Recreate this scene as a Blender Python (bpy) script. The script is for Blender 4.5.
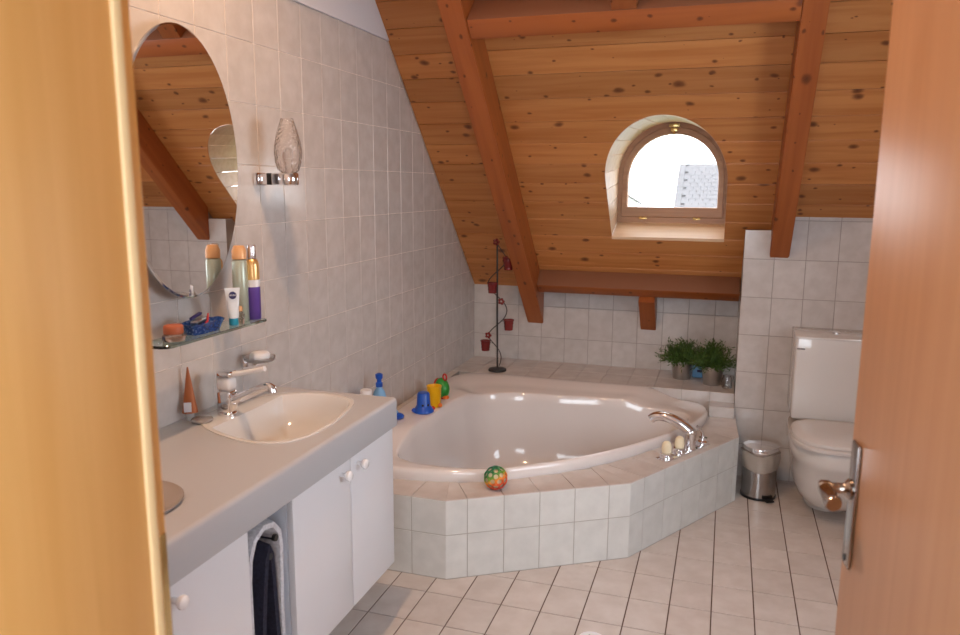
import bpy, bmesh, math, random
from mathutils import Vector, Matrix
random.seed(7)
PI = math.pi
sc = bpy.context.scene
COL = sc.collection
for o in list(bpy.data.objects): bpy.data.objects.remove(o)

# ------------------------------------------------------------------ camera
CX, CY, CZ = 1.56, 0.0, 1.5636
YAW, PITCH, ROLL, FPX = 0.3112, -0.1709, 0.0051, 763.23
def set_camera():
    cy, sy = math.cos(YAW), math.sin(YAW)
    fwd = Vector((-sy*math.cos(PITCH), cy*math.cos(PITCH), math.sin(PITCH)))
    right = Vector((cy, sy, 0)); up = right.cross(fwd)
    c, s = math.cos(ROLL), math.sin(ROLL)
    r2 = c*right + s*up; u2 = -s*right + c*up
    cam = bpy.data.cameras.new('camera'); o = bpy.data.objects.new('camera', cam); COL.objects.link(o)
    m = Matrix((r2, u2, -fwd)).transposed().to_4x4(); m.translation = (CX, CY, CZ)
    o.matrix_world = m
    cam.sensor_width = 36; cam.sensor_fit = 'HORIZONTAL'; cam.lens = FPX/960*36
    cam.clip_start = 0.02; cam.clip_end = 300
    cam.dof.use_dof = True; cam.dof.focus_distance = 3.3; cam.dof.aperture_fstop = 4.5
    sc.camera = o
set_camera()

# ------------------------------------------------------------------ world, lights, exposure
w = bpy.data.worlds.new('overcast_sky'); sc.world = w; w.use_nodes = True
bg = w.node_tree.nodes['Background']
bg.inputs['Color'].default_value = (0.90, 0.95, 1.0, 1); bg.inputs['Strength'].default_value = 8.0
def area(name, loc, look, sx, sy, energy, col):
    l = bpy.data.lights.new(name, 'AREA'); l.shape = 'RECTANGLE'; l.size = sx; l.size_y = sy
    l.energy = energy; l.color = col
    o = bpy.data.objects.new(name, l); COL.objects.link(o); o.location = loc
    o.rotation_euler = (Vector(look)-Vector(loc)).to_track_quat('-Z', 'Y').to_euler()
    return o
LAMP_POWER = 118.0
area('added_hall_fill', (1.6, -.93, 1.55), (1.6, 0.5, 1.5), 1.5, 1.3, 14, (0.70, 0.86, 1.0))  # added cool fill from the hall, standing in for a flash
area('added_side_fill', (2.83, 2.05, 1.55), (0, 2.05, 1.2), 1.0, 0.9, 8, (0.55, 0.76, 1.0))  # added bluish fill for faces turned right; no window known there
sc.view_settings.view_transform = 'Standard'; sc.view_settings.look = 'None'
sc.view_settings.gamma = 1.0; sc.view_settings.use_curve_mapping = False
sc.view_settings.exposure = -0.25

# ------------------------------------------------------------------ materials
def srgb(r, g, b):
    f = lambda c: c/12.92 if c <= .04045 else ((c+.055)/1.055)**2.4
    return (f(r/255), f(g/255), f(b/255), 1)
def mat(name, col, rough=.5, metal=0, **kw):
    m = bpy.data.materials.new(name); m.use_nodes = True
    b = m.node_tree.nodes['Principled BSDF']
    b.inputs['Base Color'].default_value = col; b.inputs['Roughness'].default_value = rough
    b.inputs['Metallic'].default_value = metal
    for k, v in kw.items(): b.inputs[k].default_value = v
    return m
def nd(m, t, **kw):
    n = m.node_tree.nodes.new(t)
    for k, v in kw.items(): setattr(n, k, v)
    return n
def lk(m, a, b): m.node_tree.links.new(a, b)
def ramp(m, stops):
    r = nd(m, 'ShaderNodeValToRGB'); e = r.color_ramp.elements
    while len(e) < len(stops): e.new(.5)
    for el, (p, c) in zip(e, stops): el.position = p; el.color = c
    return r
def coords(m, scale, rnd=True):
    tc = nd(m, 'ShaderNodeTexCoord'); mp = nd(m, 'ShaderNodeMapping'); mp.inputs['Scale'].default_value = scale
    if rnd:
        oi = nd(m, 'ShaderNodeObjectInfo'); mu = nd(m, 'ShaderNodeMath', operation='MULTIPLY'); mu.inputs[1].default_value = 37.0
        lk(m, oi.outputs['Random'], mu.inputs[0])
        ad = nd(m, 'ShaderNodeVectorMath', operation='ADD')
        lk(m, tc.outputs['Object'], ad.inputs[0]); lk(m, mu.outputs[0], ad.inputs[1]); lk(m, ad.outputs[0], mp.inputs['Vector'])
    else: lk(m, tc.outputs['Object'], mp.inputs['Vector'])
    return mp.outputs[0]
def mottled(name, c1, c2, rough, scale=14, vary=.06, bump=.0, **kw):
    """glazed ceramic: soft cloudy mottling, slight tone change from piece to piece"""
    m = mat(name, c1, rough, **kw); b = m.node_tree.nodes['Principled BSDF']
    v = coords(m, (scale, scale, scale))
    n = nd(m, 'ShaderNodeTexNoise'); n.inputs['Scale'].default_value = 1; n.inputs['Detail'].default_value = 4
    lk(m, v, n.inputs['Vector']); r = ramp(m, [(.35, c1), (.68, c2)]); lk(m, n.outputs['Fac'], r.inputs[0])
    oi = nd(m, 'ShaderNodeObjectInfo'); mr = nd(m, 'ShaderNodeMapRange')
    mr.inputs['To Min'].default_value = 1-vary; mr.inputs['To Max'].default_value = 1.0
    lk(m, oi.outputs['Random'], mr.inputs['Value'])
    mx = nd(m, 'ShaderNodeMix', data_type='RGBA', blend_type='MULTIPLY'); mx.inputs['Factor'].default_value = 1
    lk(m, r.outputs[0], mx.inputs['A']); lk(m, mr.outputs[0], mx.inputs['B']); lk(m, mx.outputs['Result'], b.inputs['Base Color'])
    if bump:
        bp = nd(m, 'ShaderNodeBump'); bp.inputs['Strength'].default_value = bump; bp.inputs['Distance'].default_value = .004
        lk(m, n.outputs['Fac'], bp.inputs['Height']); lk(m, bp.outputs[0], b.inputs['Normal'])
    return m
def pine(name, light, dark, knot, rough=.38, knots=True, grain=1.0):
    """varnished pine, grain along local X, round knots"""
    m = mat(name, light, rough); b = m.node_tree.nodes['Principled BSDF']
    v = coords(m, (1.6*grain, 26*grain, 26*grain))
    n = nd(m, 'ShaderNodeTexNoise'); n.inputs['Scale'].default_value = 1; n.inputs['Detail'].default_value = 5; n.inputs['Distortion'].default_value = .6
    lk(m, v, n.inputs['Vector']); r = ramp(m, [(.3, dark), (.62, light)]); lk(m, n.outputs['Fac'], r.inputs[0])
    out = r.outputs[0]
    oi = nd(m, 'ShaderNodeObjectInfo'); mr = nd(m, 'ShaderNodeMapRange')
    mr.inputs['To Min'].default_value = .78; mr.inputs['To Max'].default_value = 1.08
    lk(m, oi.outputs['Random'], mr.inputs['Value'])
    mx = nd(m, 'ShaderNodeMix', data_type='RGBA', blend_type='MULTIPLY'); mx.inputs['Factor'].default_value = 1
    lk(m, out, mx.inputs['A']); lk(m, mr.outputs[0], mx.inputs['B']); out = mx.outputs['Result']
    if knots:
        for sx, sy, t0, seed in ((4.2, 6.2, .085, 0.), (6.0, 9.0, .06, 3.3)):
            v3 = coords(m, (sx, sy, sy)); se = nd(m, 'ShaderNodeSeparateXYZ'); lk(m, v3, se.inputs[0])
            yz = nd(m, 'ShaderNodeMath', operation='ADD'); lk(m, se.outputs['Y'], yz.inputs[0]); lk(m, se.outputs['Z'], yz.inputs[1])
            cb = nd(m, 'ShaderNodeCombineXYZ'); lk(m, se.outputs['X'], cb.inputs['X']); lk(m, yz.outputs[0], cb.inputs['Y']); v2 = cb.outputs[0]
            nz = nd(m, 'ShaderNodeTexNoise'); nz.inputs['Scale'].default_value = 3.0
            lk(m, v2, nz.inputs['Vector'])
            ad = nd(m, 'ShaderNodeVectorMath', operation='MULTIPLY_ADD')
            lk(m, nz.outputs['Color'], ad.inputs[0]); ad.inputs[1].default_value = (.12, .12, .0); lk(m, v2, ad.inputs[2])
            vo = nd(m, 'ShaderNodeTexVoronoi', voronoi_dimensions='2D'); vo.inputs['Scale'].default_value = 1
            vo.inputs['Randomness'].default_value = 1
            lk(m, ad.outputs[0], vo.inputs['Vector'])
            sp = nd(m, 'ShaderNodeSeparateColor'); lk(m, vo.outputs['Color'], sp.inputs[0])
            th = nd(m, 'ShaderNodeMath', operation='MULTIPLY'); th.inputs[1].default_value = t0*1.0; lk(m, sp.outputs[0], th.inputs[0])
            dv = nd(m, 'ShaderNodeMath', operation='DIVIDE'); lk(m, vo.outputs['Distance'], dv.inputs[0]); lk(m, th.outputs[0], dv.inputs[1])
            kr = ramp(m, [(.0, (1, 1, 1, 1)), (.5, (.75, .75, .75, 1)), (.85, (.12, .12, .12, 1)), (1.0, (0, 0, 0, 1))])
            hf = nd(m, 'ShaderNodeMath', operation='MULTIPLY'); hf.inputs[1].default_value = .55
            lk(m, dv.outputs[0], hf.inputs[0]); lk(m, hf.outputs[0], kr.inputs[0])
            m2 = nd(m, 'ShaderNodeMix', data_type='RGBA'); lk(m, kr.outputs[0], m2.inputs['Factor'])
            lk(m, out, m2.inputs['A']); m2.inputs['B'].default_value = knot; out = m2.outputs['Result']
    lk(m, out, b.inputs['Base Color'])
    return m
def veneer(name, c1, c2, rough, axis_scale):
    m = mat(name, c1, rough); b = m.node_tree.nodes['Principled BSDF']
    v = coords(m, axis_scale, False)
    n = nd(m, 'ShaderNodeTexNoise'); n.inputs['Scale'].default_value = 1; n.inputs['Detail'].default_value = 6; n.inputs['Distortion'].default_value = .4
    lk(m, v, n.inputs['Vector']); r = ramp(m, [(.3, c1), (.7, c2)]); lk(m, n.outputs['Fac'], r.inputs[0]); lk(m, r.outputs[0], b.inputs['Base Color'])
    return m
M = {}
M['wall_tile'] = mottled('glazed wall tile', srgb(198, 192, 188), srgb(209, 204, 201), .16, 16, .05, .12)
M['wall_tile_lit'] = mottled('lit copy of wall tile', srgb(215, 216, 213), srgb(224, 225, 222), .16, 16, .05, .12)  # wall tile colour lightened to paint in light falling on the tub front
M['floor_tile'] = mottled('glazed floor tile', srgb(202, 193, 187), srgb(213, 206, 201), .2, 12, .06, .1)
M['grout'] = mat('pale wall grout', srgb(228, 218, 210), .9)
M['grout_dark'] = mat('grey wall grout', srgb(158, 150, 145), .9)
M['grout_tub'] = mat('soft grey grout', srgb(172, 168, 162), .9)
M['grout_floor'] = mat('brown floor grout', srgb(96, 76, 66), .95)
M['plaster'] = mat('white plaster', srgb(216, 216, 222), .9)
M['pine'] = pine('varnished pine boards', srgb(204, 138, 80), srgb(186, 116, 60), srgb(96, 48, 24))
M['rafter'] = pine('varnished pine beam', srgb(166, 92, 44), srgb(146, 76, 34), srgb(88, 40, 18), .36, True, .7)
M['trimmer_side'] = mat('rough brown beam side', srgb(138, 92, 66), .7)
M['reveal'] = pine('pale pine reveal boards', srgb(226, 196, 164), srgb(214, 180, 146), srgb(150, 100, 60), .4, False)
M['winframe'] = pine('oak window frame', srgb(176, 132, 96), srgb(160, 116, 82), srgb(90, 60, 40), .4, False)
M['door'] = veneer('beech door veneer', srgb(184, 138, 102), srgb(194, 150, 114), .38, (30, 30, 1.6))
M['jamb'] = veneer('beech frame veneer', srgb(222, 168, 94), srgb(232, 182, 112), .35, (30, 30, 1.6))
M['seal'] = mat('cream rubber seal', srgb(236, 208, 156), .5)
M['porcelain'] = mat('white porcelain', srgb(216, 214, 212), .1, **{'Coat Weight': .4, 'Coat Roughness': .05})
M['acrylic'] = mat('white acrylic tub', srgb(230, 225, 223), .12, **{'Coat Weight': .5, 'Coat Roughness': .05})
M['seat'] = mat('white plastic seat', srgb(212, 209, 207), .25)
M['laminate'] = mat('grey beige laminate', srgb(182, 183, 187), .3)
M['cab'] = mat('white lacquer front', srgb(226, 226, 230), .35)
M['cab_body'] = mat('white carcass board', srgb(216, 222, 232), .5)
M['knob'] = mat('white ceramic knob', srgb(238, 238, 240), .15)
M['chrome'] = mat('chrome', (.86, .86, .88, 1), .06, 1)
M['steel'] = mat('brushed steel', (.44, .42, .41, 1), .2, 1)
M['zinc'] = mat('matt zinc', (.50, .50, .50, 1), .3, 1)
M['nickel'] = mat('dark nickel', (.42, .37, .33, 1), .14, 1)
M['brass'] = mat('brass', (.72, .56, .25, 1), .25, 1)
M['black'] = mat('black iron', srgb(38, 34, 34), .5)
M['black_plastic'] = mat('black plastic', srgb(24, 24, 26), .4)
M['cream'] = mat('cream plastic', srgb(236, 226, 196), .35)
M['mirror'] = mat('mirror glass', (.92, .92, .92, 1), .01, 1)
M['mirror_edge'] = mat('bevelled mirror edge', (.55, .55, .55, 1), .12, 1)
def glass(name, col, rough=.02, ior=1.45):
    return mat(name, col, rough, 0, **{'Transmission Weight': 1.0, 'IOR': ior})
M['glass'] = glass('clear glass', (1, 1, 1, 1))
M['pane'] = mat('window glass', (.8, .85, .9, 1), .02, 0, **{'Alpha': .06})
M['green_glass'] = glass('shelf glass', (.72, .90, .84, 1))
M['blue_glass'] = glass('blue glass', (.10, .28, .72, 1), .1)
M['frost'] = glass('frosted glass', (.95, .96, .97, 1), .35)
M['bag'] = mat('thin plastic bag', srgb(214, 206, 196), .3, 0, **{'Alpha': .55})
def crackle():
    m = glass('bubbled glass', (1.0, .96, .93, 1), .05)
    b = m.node_tree.nodes['Principled BSDF']; v = coords(m, (110, 110, 110), False)
    n = nd(m, 'ShaderNodeTexVoronoi'); n.inputs['Scale'].default_value = 1; lk(m, v, n.inputs['Vector'])
    bp = nd(m, 'ShaderNodeBump'); bp.inputs['Strength'].default_value = .7; bp.inputs['Distance'].default_value = .004
    lk(m, n.outputs['Distance'], bp.inputs['Height']); lk(m, bp.outputs[0], b.inputs['Normal']); return m
M['crackle'] = crackle()
M['crackle'].node_tree.nodes['Principled BSDF'].inputs['Transmission Weight'].default_value = .97
def towel(name, c1, c2):
    m = mottled(name, c1, c2, .95, 120, .0, .8); return m
M['towel_white'] = towel('pale grey towelling', srgb(196, 196, 202), srgb(222, 222, 228))
M['towel_navy'] = towel('navy towelling', srgb(26, 28, 46), srgb(38, 40, 60))
M['blue'] = mat('blue plastic', srgb(24, 84, 190), .3)
M['yellow'] = mat('yellow plastic', srgb(240, 182, 16), .3)
M['green'] = mat('green plastic', srgb(40, 140, 52), .3)
M['red'] = mat('red plastic', srgb(190, 42, 34), .35)
M['orange'] = mat('orange plastic', srgb(230, 120, 50), .35)
M['lightblue'] = mat('pale blue plastic', srgb(120, 176, 226), .3)
M['white_p'] = mat('white plastic', srgb(230, 232, 236), .3)
M['gold'] = mat('gold can lacquer', (.80, .52, .22, 1), .3, .7)
M['silver'] = mat('silver cap', (.78, .78, .80, 1), .2, 1)
M['purple'] = mat('purple label', srgb(92, 62, 150), .35)
M['navy'] = mat('dark blue print', srgb(38, 34, 92), .35)
M['teal'] = mat('turquoise cap', srgb(50, 164, 196), .3)
M['pale_tube'] = mat('white tube foil', srgb(222, 230, 236), .3)
M['mint_can'] = mat('pale green silver can', srgb(176, 186, 170), .3, .3)
M['peach'] = mat('peach gold cap', srgb(222, 170, 118), .35, .2)
M['bronze'] = mat('brown bronze tube', srgb(176, 104, 62), .3, .3)
M['terracotta'] = mat('terracotta lid', srgb(176, 96, 62), .5)
M['tagwhite'] = mat('white paper label', srgb(220, 222, 230), .5)
M['redcup'] = mat('dark red glass cup', srgb(118, 36, 36), .25)
M['leaf'] = mottled('needle leaves', srgb(44, 74, 24), srgb(84, 116, 44), .6, 60, .0)
M['soil'] = mat('dark soil', srgb(40, 30, 22), .95)
M['lamp'] = mat('lit lamp glass', (1, .8, .6, 1), .3, 0, **{'Emission Color': (1.0, .57, .30, 1), 'Emission Strength': 1.0})
M['house_wall'] = mat('house render', srgb(225, 225, 222), .9)
M['house_roof'] = mat('grey roof tile', srgb(92, 90, 92), .8)
M['dark_glass'] = mat('dark window pane', srgb(60, 66, 72), .1)
M['stone'] = mat('taupe stoneware', srgb(158, 146, 138), .25)

# ------------------------------------------------------------------ mesh helpers
class MB:
    def __init__(s): s.bm = bmesh.new()
    def box(s, x0, x1, y0, y1, z0, z1, b=0, seg=2):
        t = bmesh.new(); bmesh.ops.create_cube(t, size=1)
        for v in t.verts: v.co = (x0+(v.co.x+.5)*(x1-x0), y0+(v.co.y+.5)*(y1-y0), z0+(v.co.z+.5)*(z1-z0))
        if b: bmesh.ops.bevel(t, geom=t.edges[:], offset=b, segments=seg, profile=.5, affect='EDGES')
        return s._merge(t)
    def _merge(s, t, mtx=None):
        if mtx is not None: bmesh.ops.transform(t, matrix=mtx, verts=t.verts[:])
        me = bpy.data.meshes.new('t'); t.to_mesh(me); t.free(); s.bm.from_mesh(me); bpy.data.meshes.remove(me); return s
    def add(s, other, mtx=None):
        return s._merge(other.bm, mtx)
    def lathe(s, prof, n=32, c=(0, 0, 0), closed=False, sx=1, sy=1):
        """prof: list of (r,z); r==0 closes to a pole"""
        rings = []
        for r, z in prof:
            if r < 1e-6: rings.append([s.bm.verts.new((c[0], c[1], c[2]+z))])
            else: rings.append([s.bm.verts.new((c[0]+r*sx*math.cos(2*PI*k/n), c[1]+r*sy*math.sin(2*PI*k/n), c[2]+z)) for k in range(n)])
        if closed: rings.append(rings[0])
        s.loft(rings); return s
    def loft(s, rings, wrap=True):
        for a, b in zip(rings, rings[1:]):
            n = max(len(a), len(b))
            for k in range(n if wrap else n-1):
                k2 = (k+1) % n
                f = ([a[k], a[k2]] if len(a) > 1 else [a[0]]) + ([b[k2], b[k]] if len(b) > 1 else [b[0]])
                try: s.bm.faces.new(f)
                except ValueError: pass
    def ring(s, pts): return [s.bm.verts.new(p) for p in pts]
    def tube(s, pts, r, n=10, cap=True):
        pts = [Vector(p) for p in pts]; rs = r if isinstance(r, (list, tuple)) else [r]*len(pts)
        rings = []; ref = None
        for i, p in enumerate(pts):
            d = (pts[min(i+1, len(pts)-1)]-pts[max(i-1, 0)]).normalized()
            if ref is None:
                ref = d.orthogonal().normalized()
            ref = (ref - d*ref.dot(d)).normalized(); q = d.cross(ref)
            rings.append([s.bm.verts.new(p+rs[i]*(math.cos(2*PI*k/n)*ref+math.sin(2*PI*k/n)*q)) for k in range(n)])
        s.loft(rings)
        if cap:
            s.bm.faces.new(rings[0][::-1]); s.bm.faces.new(rings[-1])
        return s
    def prism(s, poly, h, ch=0.0, back=True):
        """poly: CCW (u,v) outline; from n=0 to n=h along local Z with a small chamfer"""
        P = [Vector((a, b)) for a, b in poly]; n = len(P)
        def inset(d):
            out = []
            for i in range(n):
                a, b, c = P[i-1], P[i], P[(i+1) % n]
                e1 = (b-a).normalized(); e2 = (c-b).normalized()
                n1 = Vector((-e1.y, e1.x)); n2 = Vector((-e2.y, e2.x)); q = n1+n2
                k = q.dot(n1)
                out.append(b + q*(d/k) if k > .15 else b)
            return out
        rings = [s.ring([(p.x, p.y, 0) for p in P])]
        if ch: rings.append(s.ring([(p.x, p.y, h-ch) for p in P])); rings.append(s.ring([(p.x, p.y, h) for p in inset(ch)]))
        else: rings.append(s.ring([(p.x, p.y, h) for p in P]))
        s.loft(rings); s.bm.faces.new(rings[-1])
        if back: s.bm.faces.new(rings[0][::-1])
        return s
    def mesh(s, name, m, smooth=None):
        bmesh.ops.recalc_face_normals(s.bm, faces=s.bm.faces[:])
        me = bpy.data.meshes.new(name); s.bm.to_mesh(me); s.bm.free()
        for q in (m if isinstance(m, (list, tuple)) else [m]): me.materials.append(M[q] if isinstance(q, str) else q)
        if smooth is not None:
            me.polygons.foreach_set('use_smooth', [True]*len(me.polygons))
            me.set_sharp_from_angle(angle=math.radians(smooth))
        return me
    def build(s, name, m, parent=None, smooth=None, loc=None, mtx=None):
        return put(name, s.mesh(name, m, smooth), parent, loc, mtx)
def put(name, me, parent=None, loc=None, mtx=None):
    o = bpy.data.objects.new(name, me); COL.objects.link(o)
    if mtx is not None: o.matrix_world = mtx
    if loc is not None: o.location = loc
    if parent is not None: o.parent = parent
    return o
def tag(o, label=None, cat=None, group=None, kind=None):
    for k, v in (('label', label), ('category', cat), ('group', group), ('kind', kind)):
        if v: o[k] = v
    return o
def thing(name, label, cat, loc=(0, 0, 0), rz=0, group=None, kind=None):
    o = bpy.data.objects.new(name, None); COL.objects.link(o); o.location = loc; o.rotation_euler = (0, 0, rz)
    o.empty_display_size = .05
    return tag(o, label, cat, group, kind)
def frame(O, U, V, N):
    m = Matrix((Vector(U), Vector(V), Vector(N))).transposed().to_4x4(); m.translation = O; return m
def clip(poly, a, b, c):
    """keep a*u+b*v<=c"""
    out = []
    for i in range(len(poly)):
        p, q = poly[i], poly[(i+1) % len(poly)]
        dp, dq = a*p[0]+b*p[1]-c, a*q[0]+b*q[1]-c
        if dp <= 1e-9: out.append(p)
        if (dp < -1e-9 and dq > 1e-9) or (dp > 1e-9 and dq < -1e-9):
            t = dp/(dp-dq); out.append((p[0]+t*(q[0]-p[0]), p[1]+t*(q[1]-p[1])))
    return out
def clip_convex(poly, region):
    """region: CCW convex polygon"""
    for i in range(len(region)):
        p, q = region[i], region[(i+1) % len(region)]
        ex, ey = q[0]-p[0], q[1]-p[1]
        poly = clip(poly, ey, -ex, ey*p[0]-ex*p[1])
        if len(poly) < 3: return []
    return poly
def parea(p): return .5*abs(sum(p[i-1][0]*p[i][1]-p[i][0]*p[i-1][1] for i in range(len(p))))
_tile_cache = {}
def tiles(parent, O, U, V, N, region, du, dv, u0, v0, m, gap=.003, th=.004, ch=.0009, keep=None, name='tile', n0=-.002):
    """lay single tiles over a convex region of the plane O + u U + v V; n=0 is the glazed face"""
    us = [p[0] for p in region]; vs = [p[1] for p in region]
    O, U, V, N = map(Vector, (O, U, V, N))
    i0 = math.floor((min(us)-u0)/du); i1 = math.ceil((max(us)-u0)/du)
    j0 = math.floor((min(vs)-v0)/dv); j1 = math.ceil((max(vs)-v0)/dv)
    for i in range(i0, i1):
        for j in range(j0, j1):
            uc, vc = u0+(i+.5)*du, v0+(j+.5)*dv
            if keep and not keep(uc, vc): continue
            g = gap/2
            full = [(-du/2+g, -dv/2+g), (du/2-g, -dv/2+g), (du/2-g, dv/2-g), (-du/2+g, dv/2-g)]
            cut = clip_convex(full, [(p[0]-uc, p[1]-vc) for p in region])
            if len(cut) < 3 or parea(cut) < 2.5e-4: continue
            if abs(parea(cut)-parea(full)) < 1e-7:
                key = (m, du, dv, gap, th, ch)
                if key not in _tile_cache: _tile_cache[key] = MB().prism(full, th, ch, False).mesh(name, m)
                me = _tile_cache[key]
            else:
                cl = []
                for p in cut:
                    if not cl or (Vector(p)-Vector(cl[-1])).length > 1e-4: cl.append(p)
                if (Vector(cl[0])-Vector(cl[-1])).length < 1e-4: cl.pop()
                if len(cl) < 3: continue
                me = MB().prism(cl, th, ch, False).mesh(name, m)
            put(name, me, parent, mtx=frame(O+U*uc+V*vc+N*(-th), U, V, N))
X, Y, Z = Vector((1, 0, 0)), Vector((0, 1, 0)), Vector((0, 0, 1))
DU, DV = .152, .2022
YB, YT, SL = 4.7227, 4.235, 5.65          # back knee wall, toilet wall, roof slope y+z=SL
YD0, YD1 = .60, .76                        # door wall
XR, ZC = 2.78, 3.20                        # right wall, flat ceiling
XE = 1.65                                  # outer edge of the boxed-out toilet wall
TH = .004

# ------------------------------------------------------------------ room shell
def shell():
    # floor
    f = MB().box(-.1, XR+.1, YD0, YB+.1, -.12, -.0025).build('floor', 'grout_floor')
    tag(f, 'glazed beige rectangular floor tiles with dark brown joints', 'floor', kind='structure')
    hidden = [(0, 2.86), (.5, 2.86), (1.08, 3.24), (1.45, 3.95), (1.45, YB), (0, YB)]
    def keep(u, v):
        ins = True
        for k in range(len(hidden)):
            p, q = hidden[k], hidden[(k+1) % len(hidden)]
            if (q[0]-p[0])*(v-p[1])-(q[1]-p[1])*(u-p[0]) < .0: ins = False
        return not ins
    tiles(f, (0, 0, 0), X, Y, Z, [(0, YD1), (XR, YD1), (XR, YT), (0, YT)], DU, DV, 1.5839, 3.3721, 'floor_tile', gap=.0045, th=.005, keep=keep)
    # left wall
    l = MB()
    pts = [(YD1-.3, 0), (YB+.1, 0), (YB+.1, SL-YB-.1+.05), (SL-ZC+.05, ZC), (YD1-.3, ZC)]
    l.prism(pts, .15)
    me = l.mesh('wall_left', 'grout'); me.transform(frame((-.15-.002, 0, 0), Y, Z, X)); lw = put('wall_left', me)
    tag(lw, 'left wall of upright off-white glazed tiles behind the mirror', 'wall', kind='structure')
    tiles(lw, (0, 0, 0), Y, Z, X, [(YD1, .0), (YB, .0), (YB, SL-YB), (SL-2.228, 2.228), (YD1, 2.228)], DU, DV, 2.3353, 1.4267-5*DV, 'wall_tile',
          keep=lambda u, v: not (v < .42 and u > 2.75))
    up = MB().prism([(YD1, 2.229), (SL-2.229, 2.229), (SL-ZC, ZC), (YD1, ZC)], .012)
    up.build('plaster_band', 'plaster', lw, mtx=frame((-.004, 0, 0), Y, Z, X))
    # back knee wall
    b = MB().box(-.002, XE, YB+.002, YB+.12, 0, SL-YB).build('wall_back', 'grout_dark')
    tag(b, 'low back wall of off-white tiles beneath the roof slope', 'wall', kind='structure')
    tiles(b, (0, YB, 0), X, Z, -Y, [(0, .44), (XE, .44), (XE, SL-YB+.01), (0, SL-YB+.01)], DU, DV, 0, .8053-4*DV, 'wall_tile')
    # boxed-out wall with the toilet
    t = MB().box(XE+.002, XR+.1, YT+.002, YB+.1, 0, 1.341).box(1.8016, XR+.1, YT+.002, YT+.1, 1.341, 1.42)
    t = t.build('wall_toilet', 'grout_dark')
    tag(t, 'boxed-out wall of off-white tiles behind the toilet', 'wall', kind='structure')
    tiles(t, (0, YT, 0), X, Z, -Y, [(XE, 0), (1.8016, 0), (1.8016, 1.343), (XE, 1.343)], DU, DV, 1.8016, 1.3957-7*DV, 'wall_tile')
    tiles(t, (0, YT, 0), X, Z, -Y, [(1.8016, 0), (XR, 0), (XR, 1.425), (1.8016, 1.425)], DU, DV, 1.8016, 1.3957-7*DV, 'wall_tile')
    tiles(t, (XE, 0, 0), -Y, Z, -X, [(-YB, .44), (-YT, .44), (-YT, 1.0), (-YB, .96)], DU, DV, -YT, 1.3957-7*DV, 'wall_tile')
    tiles(t, (0, 0, 1.343), X, Y, Z, [(XE, YT), (1.8016, YT), (1.8016, YT+.08), (XE, YT+.08)], DU, DV, 1.8016, YT, 'wall_tile')
    # right wall with an unseen opening added for side fill light (y 1.55..2.55, z 1.1..2.0)
    rm = mat('small cream wall tiling', srgb(214, 202, 195), .2)
    br = nd(rm, 'ShaderNodeTexBrick'); br.offset = 0; br.inputs['Color1'].default_value = srgb(214, 202, 195); br.inputs['Color2'].default_value = srgb(222, 212, 206)
    br.inputs['Mortar'].default_value = srgb(190, 178, 170); br.inputs['Scale'].default_value = 1; br.inputs['Brick Width'].default_value = DU
    br.inputs['Row Height'].default_value = DV; br.inputs['Mortar Size'].default_value = .002
    tc = nd(rm, 'ShaderNodeTexCoord'); sx = nd(rm, 'ShaderNodeSeparateXYZ'); cb = nd(rm, 'ShaderNodeCombineXYZ')
    lk(rm, tc.outputs['Object'], sx.inputs[0]); lk(rm, sx.outputs['Y'], cb.inputs['X']); lk(rm, sx.outputs['Z'], cb.inputs['Y'])
    lk(rm, cb.outputs[0], br.inputs['Vector']); lk(rm, br.outputs['Color'], rm.node_tree.nodes['Principled BSDF'].inputs['Base Color'])
    r = MB().box(XR, XR+.12, YD1, 1.55, 0, ZC).box(XR, XR+.12, 2.55, YT+.5, 0, ZC).box(XR, XR+.12, 1.55, 2.55, 0, 1.1).box(XR, XR+.12, 1.55, 2.55, 2.0, ZC)
    tag(r.build('wall_right', rm), 'right wall of off-white tiles with an opening added for fill light', 'wall', kind='structure')
    # door wall with opening
    d = MB().box(-.1, .87, YD0, YD1-.002, 0, ZC).box(1.90, XR+.1, YD0, YD1, 0, ZC).box(.87, 1.90, YD0, YD1, 2.08, ZC)
    tag(d.build('wall_front', 'plaster'), 'white plaster wall around the doorway', 'wall', kind='structure')
    c = MB().box(-.1, XR+.1, -1.0, SL-ZC+.1, ZC, ZC+.1)
    tag(c.build('ceiling', 'plaster'), 'flat white plaster ceiling', 'ceiling', kind='structure')
    # hallway behind the camera
    h = MB().box(-.1, XR+.1, -1.0, YD0, -.12, -.002).build('floor_hall', veneer('hall parquet', srgb(170, 120, 76), srgb(186, 134, 88), .4, (2, 24, 24)))
    tag(h, 'brown wooden hallway floor outside the door', 'floor', kind='structure')
    h = MB().box(-.2, -.1, -1.0, YD0, 0, ZC); tag(h.build('wall_hall_left', 'plaster'), 'white hallway wall on the mirror side', 'wall', kind='structure')
    h = MB().box(XR+.1, XR+.2, -1.0, YD0, 0, ZC); tag(h.build('wall_hall_right', 'plaster'), 'white hallway wall on the hinge side', 'wall', kind='structure')
    h = MB().box(-.1, .85, -1.1, -1.0, 0, ZC).box(2.35, XR+.1, -1.1, -1.0, 0, ZC).box(.85, 2.35, -1.1, -1.0, 0, .9).box(.85, 2.35, -1.1, -1.0, 2.2, ZC)  # unseen opening added so that fill comes from behind the camera
    tag(h.build('wall_hall_back', 'plaster'), 'white hallway wall with an opening added for fill light', 'wall', kind='structure')
shell()

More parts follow.
